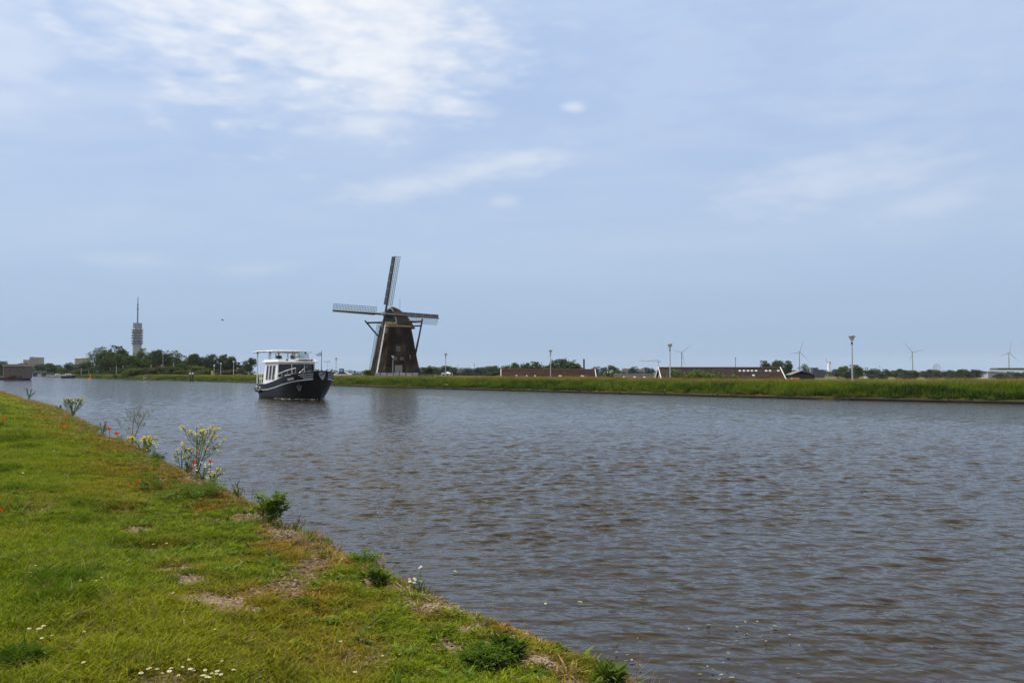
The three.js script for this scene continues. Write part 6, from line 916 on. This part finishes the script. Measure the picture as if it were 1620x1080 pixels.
{ // small weeds, moss and dry stems along the rim of the near bank
  const R = rng(71), green = [], dry = [];
  for (let i = 0; i < 9500; i++) { const d = 3.8 + Math.pow(R(), 1.4) * 46, e = 0.0 + Math.pow(R(), 1.7) * 0.9, x = leftX(d) - e / 0.82, f = fbm(d * 0.9 + 3, e * 1.5, 3), far = Math.max(1, d / 16); if (f < 0.45 || R() > 0.55) continue; const tall = 0.5 + R() * R() * 1.5; if (d < 12 && noise(d * 1.7, 4.4) < 0.5) continue; (R() < 0.52 ? green : dry).push([x, land(x, -d) - 0.005, -d, R() * 6.28, (0.8 + 0.7 * R()) * far, tall * Math.min(1.6, far), (R() - 0.5) * 0.5, (R() - 0.5) * 0.5, R() < 0.5 ? mix3([0.10, 0.15, 0.015], [0.16, 0.20, 0.03], R()) : mix3([0.20, 0.14, 0.05], [0.30, 0.22, 0.11], R())]); }
  scatter('rim_weeds', 'small green and brown weeds along the rim of the near bank', blades(72, 14, 0.04, 0.03, 0.10, 0.012, 1.1, [[0.6, 0.6, 0.5], [1, 1, 1], [1.1, 1.1, 1]]), bladeMat, green);
  scatter('rim_grass', 'thin dry grass stalks along the rim of the near bank', blades(73, 6, 0.05, 0.05, 0.17, 0.003, 0.7, [[0.7, 0.7, 0.6], [1, 1, 1], [1.3, 1.2, 1.1]]), bladeMat, dry);
}
{ // daisies of the lawn
  const pet = []; for (let i = 0; i < 11; i++) { const a = i / 11 * 6.283, d = V(Math.cos(a), 0.12, Math.sin(a)); pet.push(leafQuad(d.clone().multiplyScalar(0.003), d, V(0, 1, 0), 0.0135, 0.007)); }
  const pg = quads(pet).scale(0.75, 0.75, 0.75), dg = new THREE.SphereGeometry(0.005, 8, 5).scale(1, 0.6, 1), sg = rod(V(0, 0, 0), V(0, 0.07, 0), 0.0013, 0.0012, 4), R = rng(55);
  const proto = new THREE.Group(); const put = (n, g, m) => { const q = shade(new THREE.Mesh(g, m)); q.name = n; proto.add(q); return q; };
  put('stem', sg, P.stem); put('petals', pg, P.white).position.y = 0.07; put('disc', dg, P.disc).position.y = 0.073; proto.name = 'daisy';
  const ORD = 'first,second,third,fourth,fifth,sixth,seventh,eighth,ninth,tenth,eleventh,twelfth,thirteenth,fourteenth,fifteenth,sixteenth,seventeenth,eighteenth,nineteenth,twentieth,twenty-first,twenty-second,twenty-third'.split(',');
  const CL = [['daisy from the left in the large cluster at the bottom edge', [[238, 1069], [231, 1070], [248, 1072], [220, 1078], [255, 1077], [267, 1070], [272, 1067], [286, 1063], [297, 1057], [300, 1066], [306, 1068], [324, 1066], [326, 1071], [331, 1074], [334, 1078], [328, 1077], [340, 1073], [344, 1069], [350, 1074], [353, 1067], [368, 1068], [283, 1079], [318, 1079]]], ['daisy from the left in the upper loose group on the lawn', [[45, 911], [49, 915], [54, 903], [57, 918], [66, 911], [67, 916], [74, 904]]], ['daisy from the left in the lower loose group on the lawn', [[43, 1003], [60, 1007], [65, 998], [66, 1002], [83, 1010], [67, 1016]]], ['daisy from the left of the trio left of the bare patches', [[127, 931], [150, 931], [160, 926]]], ['daisy from the left among those scattered singly on the lawn', [[134, 1061], [133, 1010], [274, 954], [241, 868], [263, 868], [35, 750], [602, 1050], [540, 1024], [560, 1072], [340, 1008]]], ['daisy from the left in the far lawn near the poppies', [[85, 714], [89, 721], [94, 714], [115, 697], [122, 703], [55, 645], [120, 694]]]];
  for (const [label, list] of CL) for (const [n, [px, py]] of list.sort((a, b) => a[0] - b[0]).entries()) { const p = spot(px, py + 4), o = copyOf(proto, ORD[n] + ' small white ' + label, p, R() * 6, 'daisies in the lawn'); o.userData.category = 'daisy'; o.userData.group = label.replace('daisy from the left ', 'daisies '); const s = (0.8 + 0.4 * R()) * Math.max(1, -p.z / 8); o.scale.set(s, 0.8 + 0.5 * R(), s); o.rotation.z = (R() - 0.5) * 0.5; }
}
{ // bits of leaf afloat near the bank
  const R = rng(91), list = []; for (let i = 0; i < 34; i++) { const px = 960 + R() * 330, py = 985 + R() * 95, q = onLevel(px, py, 0); if (q.x < leftX(-q.z) + 0.15) continue; const s = 0.010 + 0.022 * R() * R(); list.push([q.x, 0.022, q.z, R() * 6, s, 0.004, 0, 0, R() < 0.6 ? [0.16, 0.16, 0.08] : [0.22, 0.20, 0.13]]); }
  for (const [px, py] of [[918, 957], [597, 814], [863, 960], [720, 908]]) { const q = onLevel(px, py, 0); list.push([q.x, 0.03, q.z, R() * 6, 0.028, 0.006, 0, 0, [0.34, 0.29, 0.16]]); }
  scatter('floating_litter', 'small bits of leaf and scum floating on the water near the bank corner', new THREE.CylinderGeometry(1, 0.8, 1, 7).scale(1, 1, 0.5), mat([1, 1, 1], 0.8), list);
}

renderer.render(scene, camera);
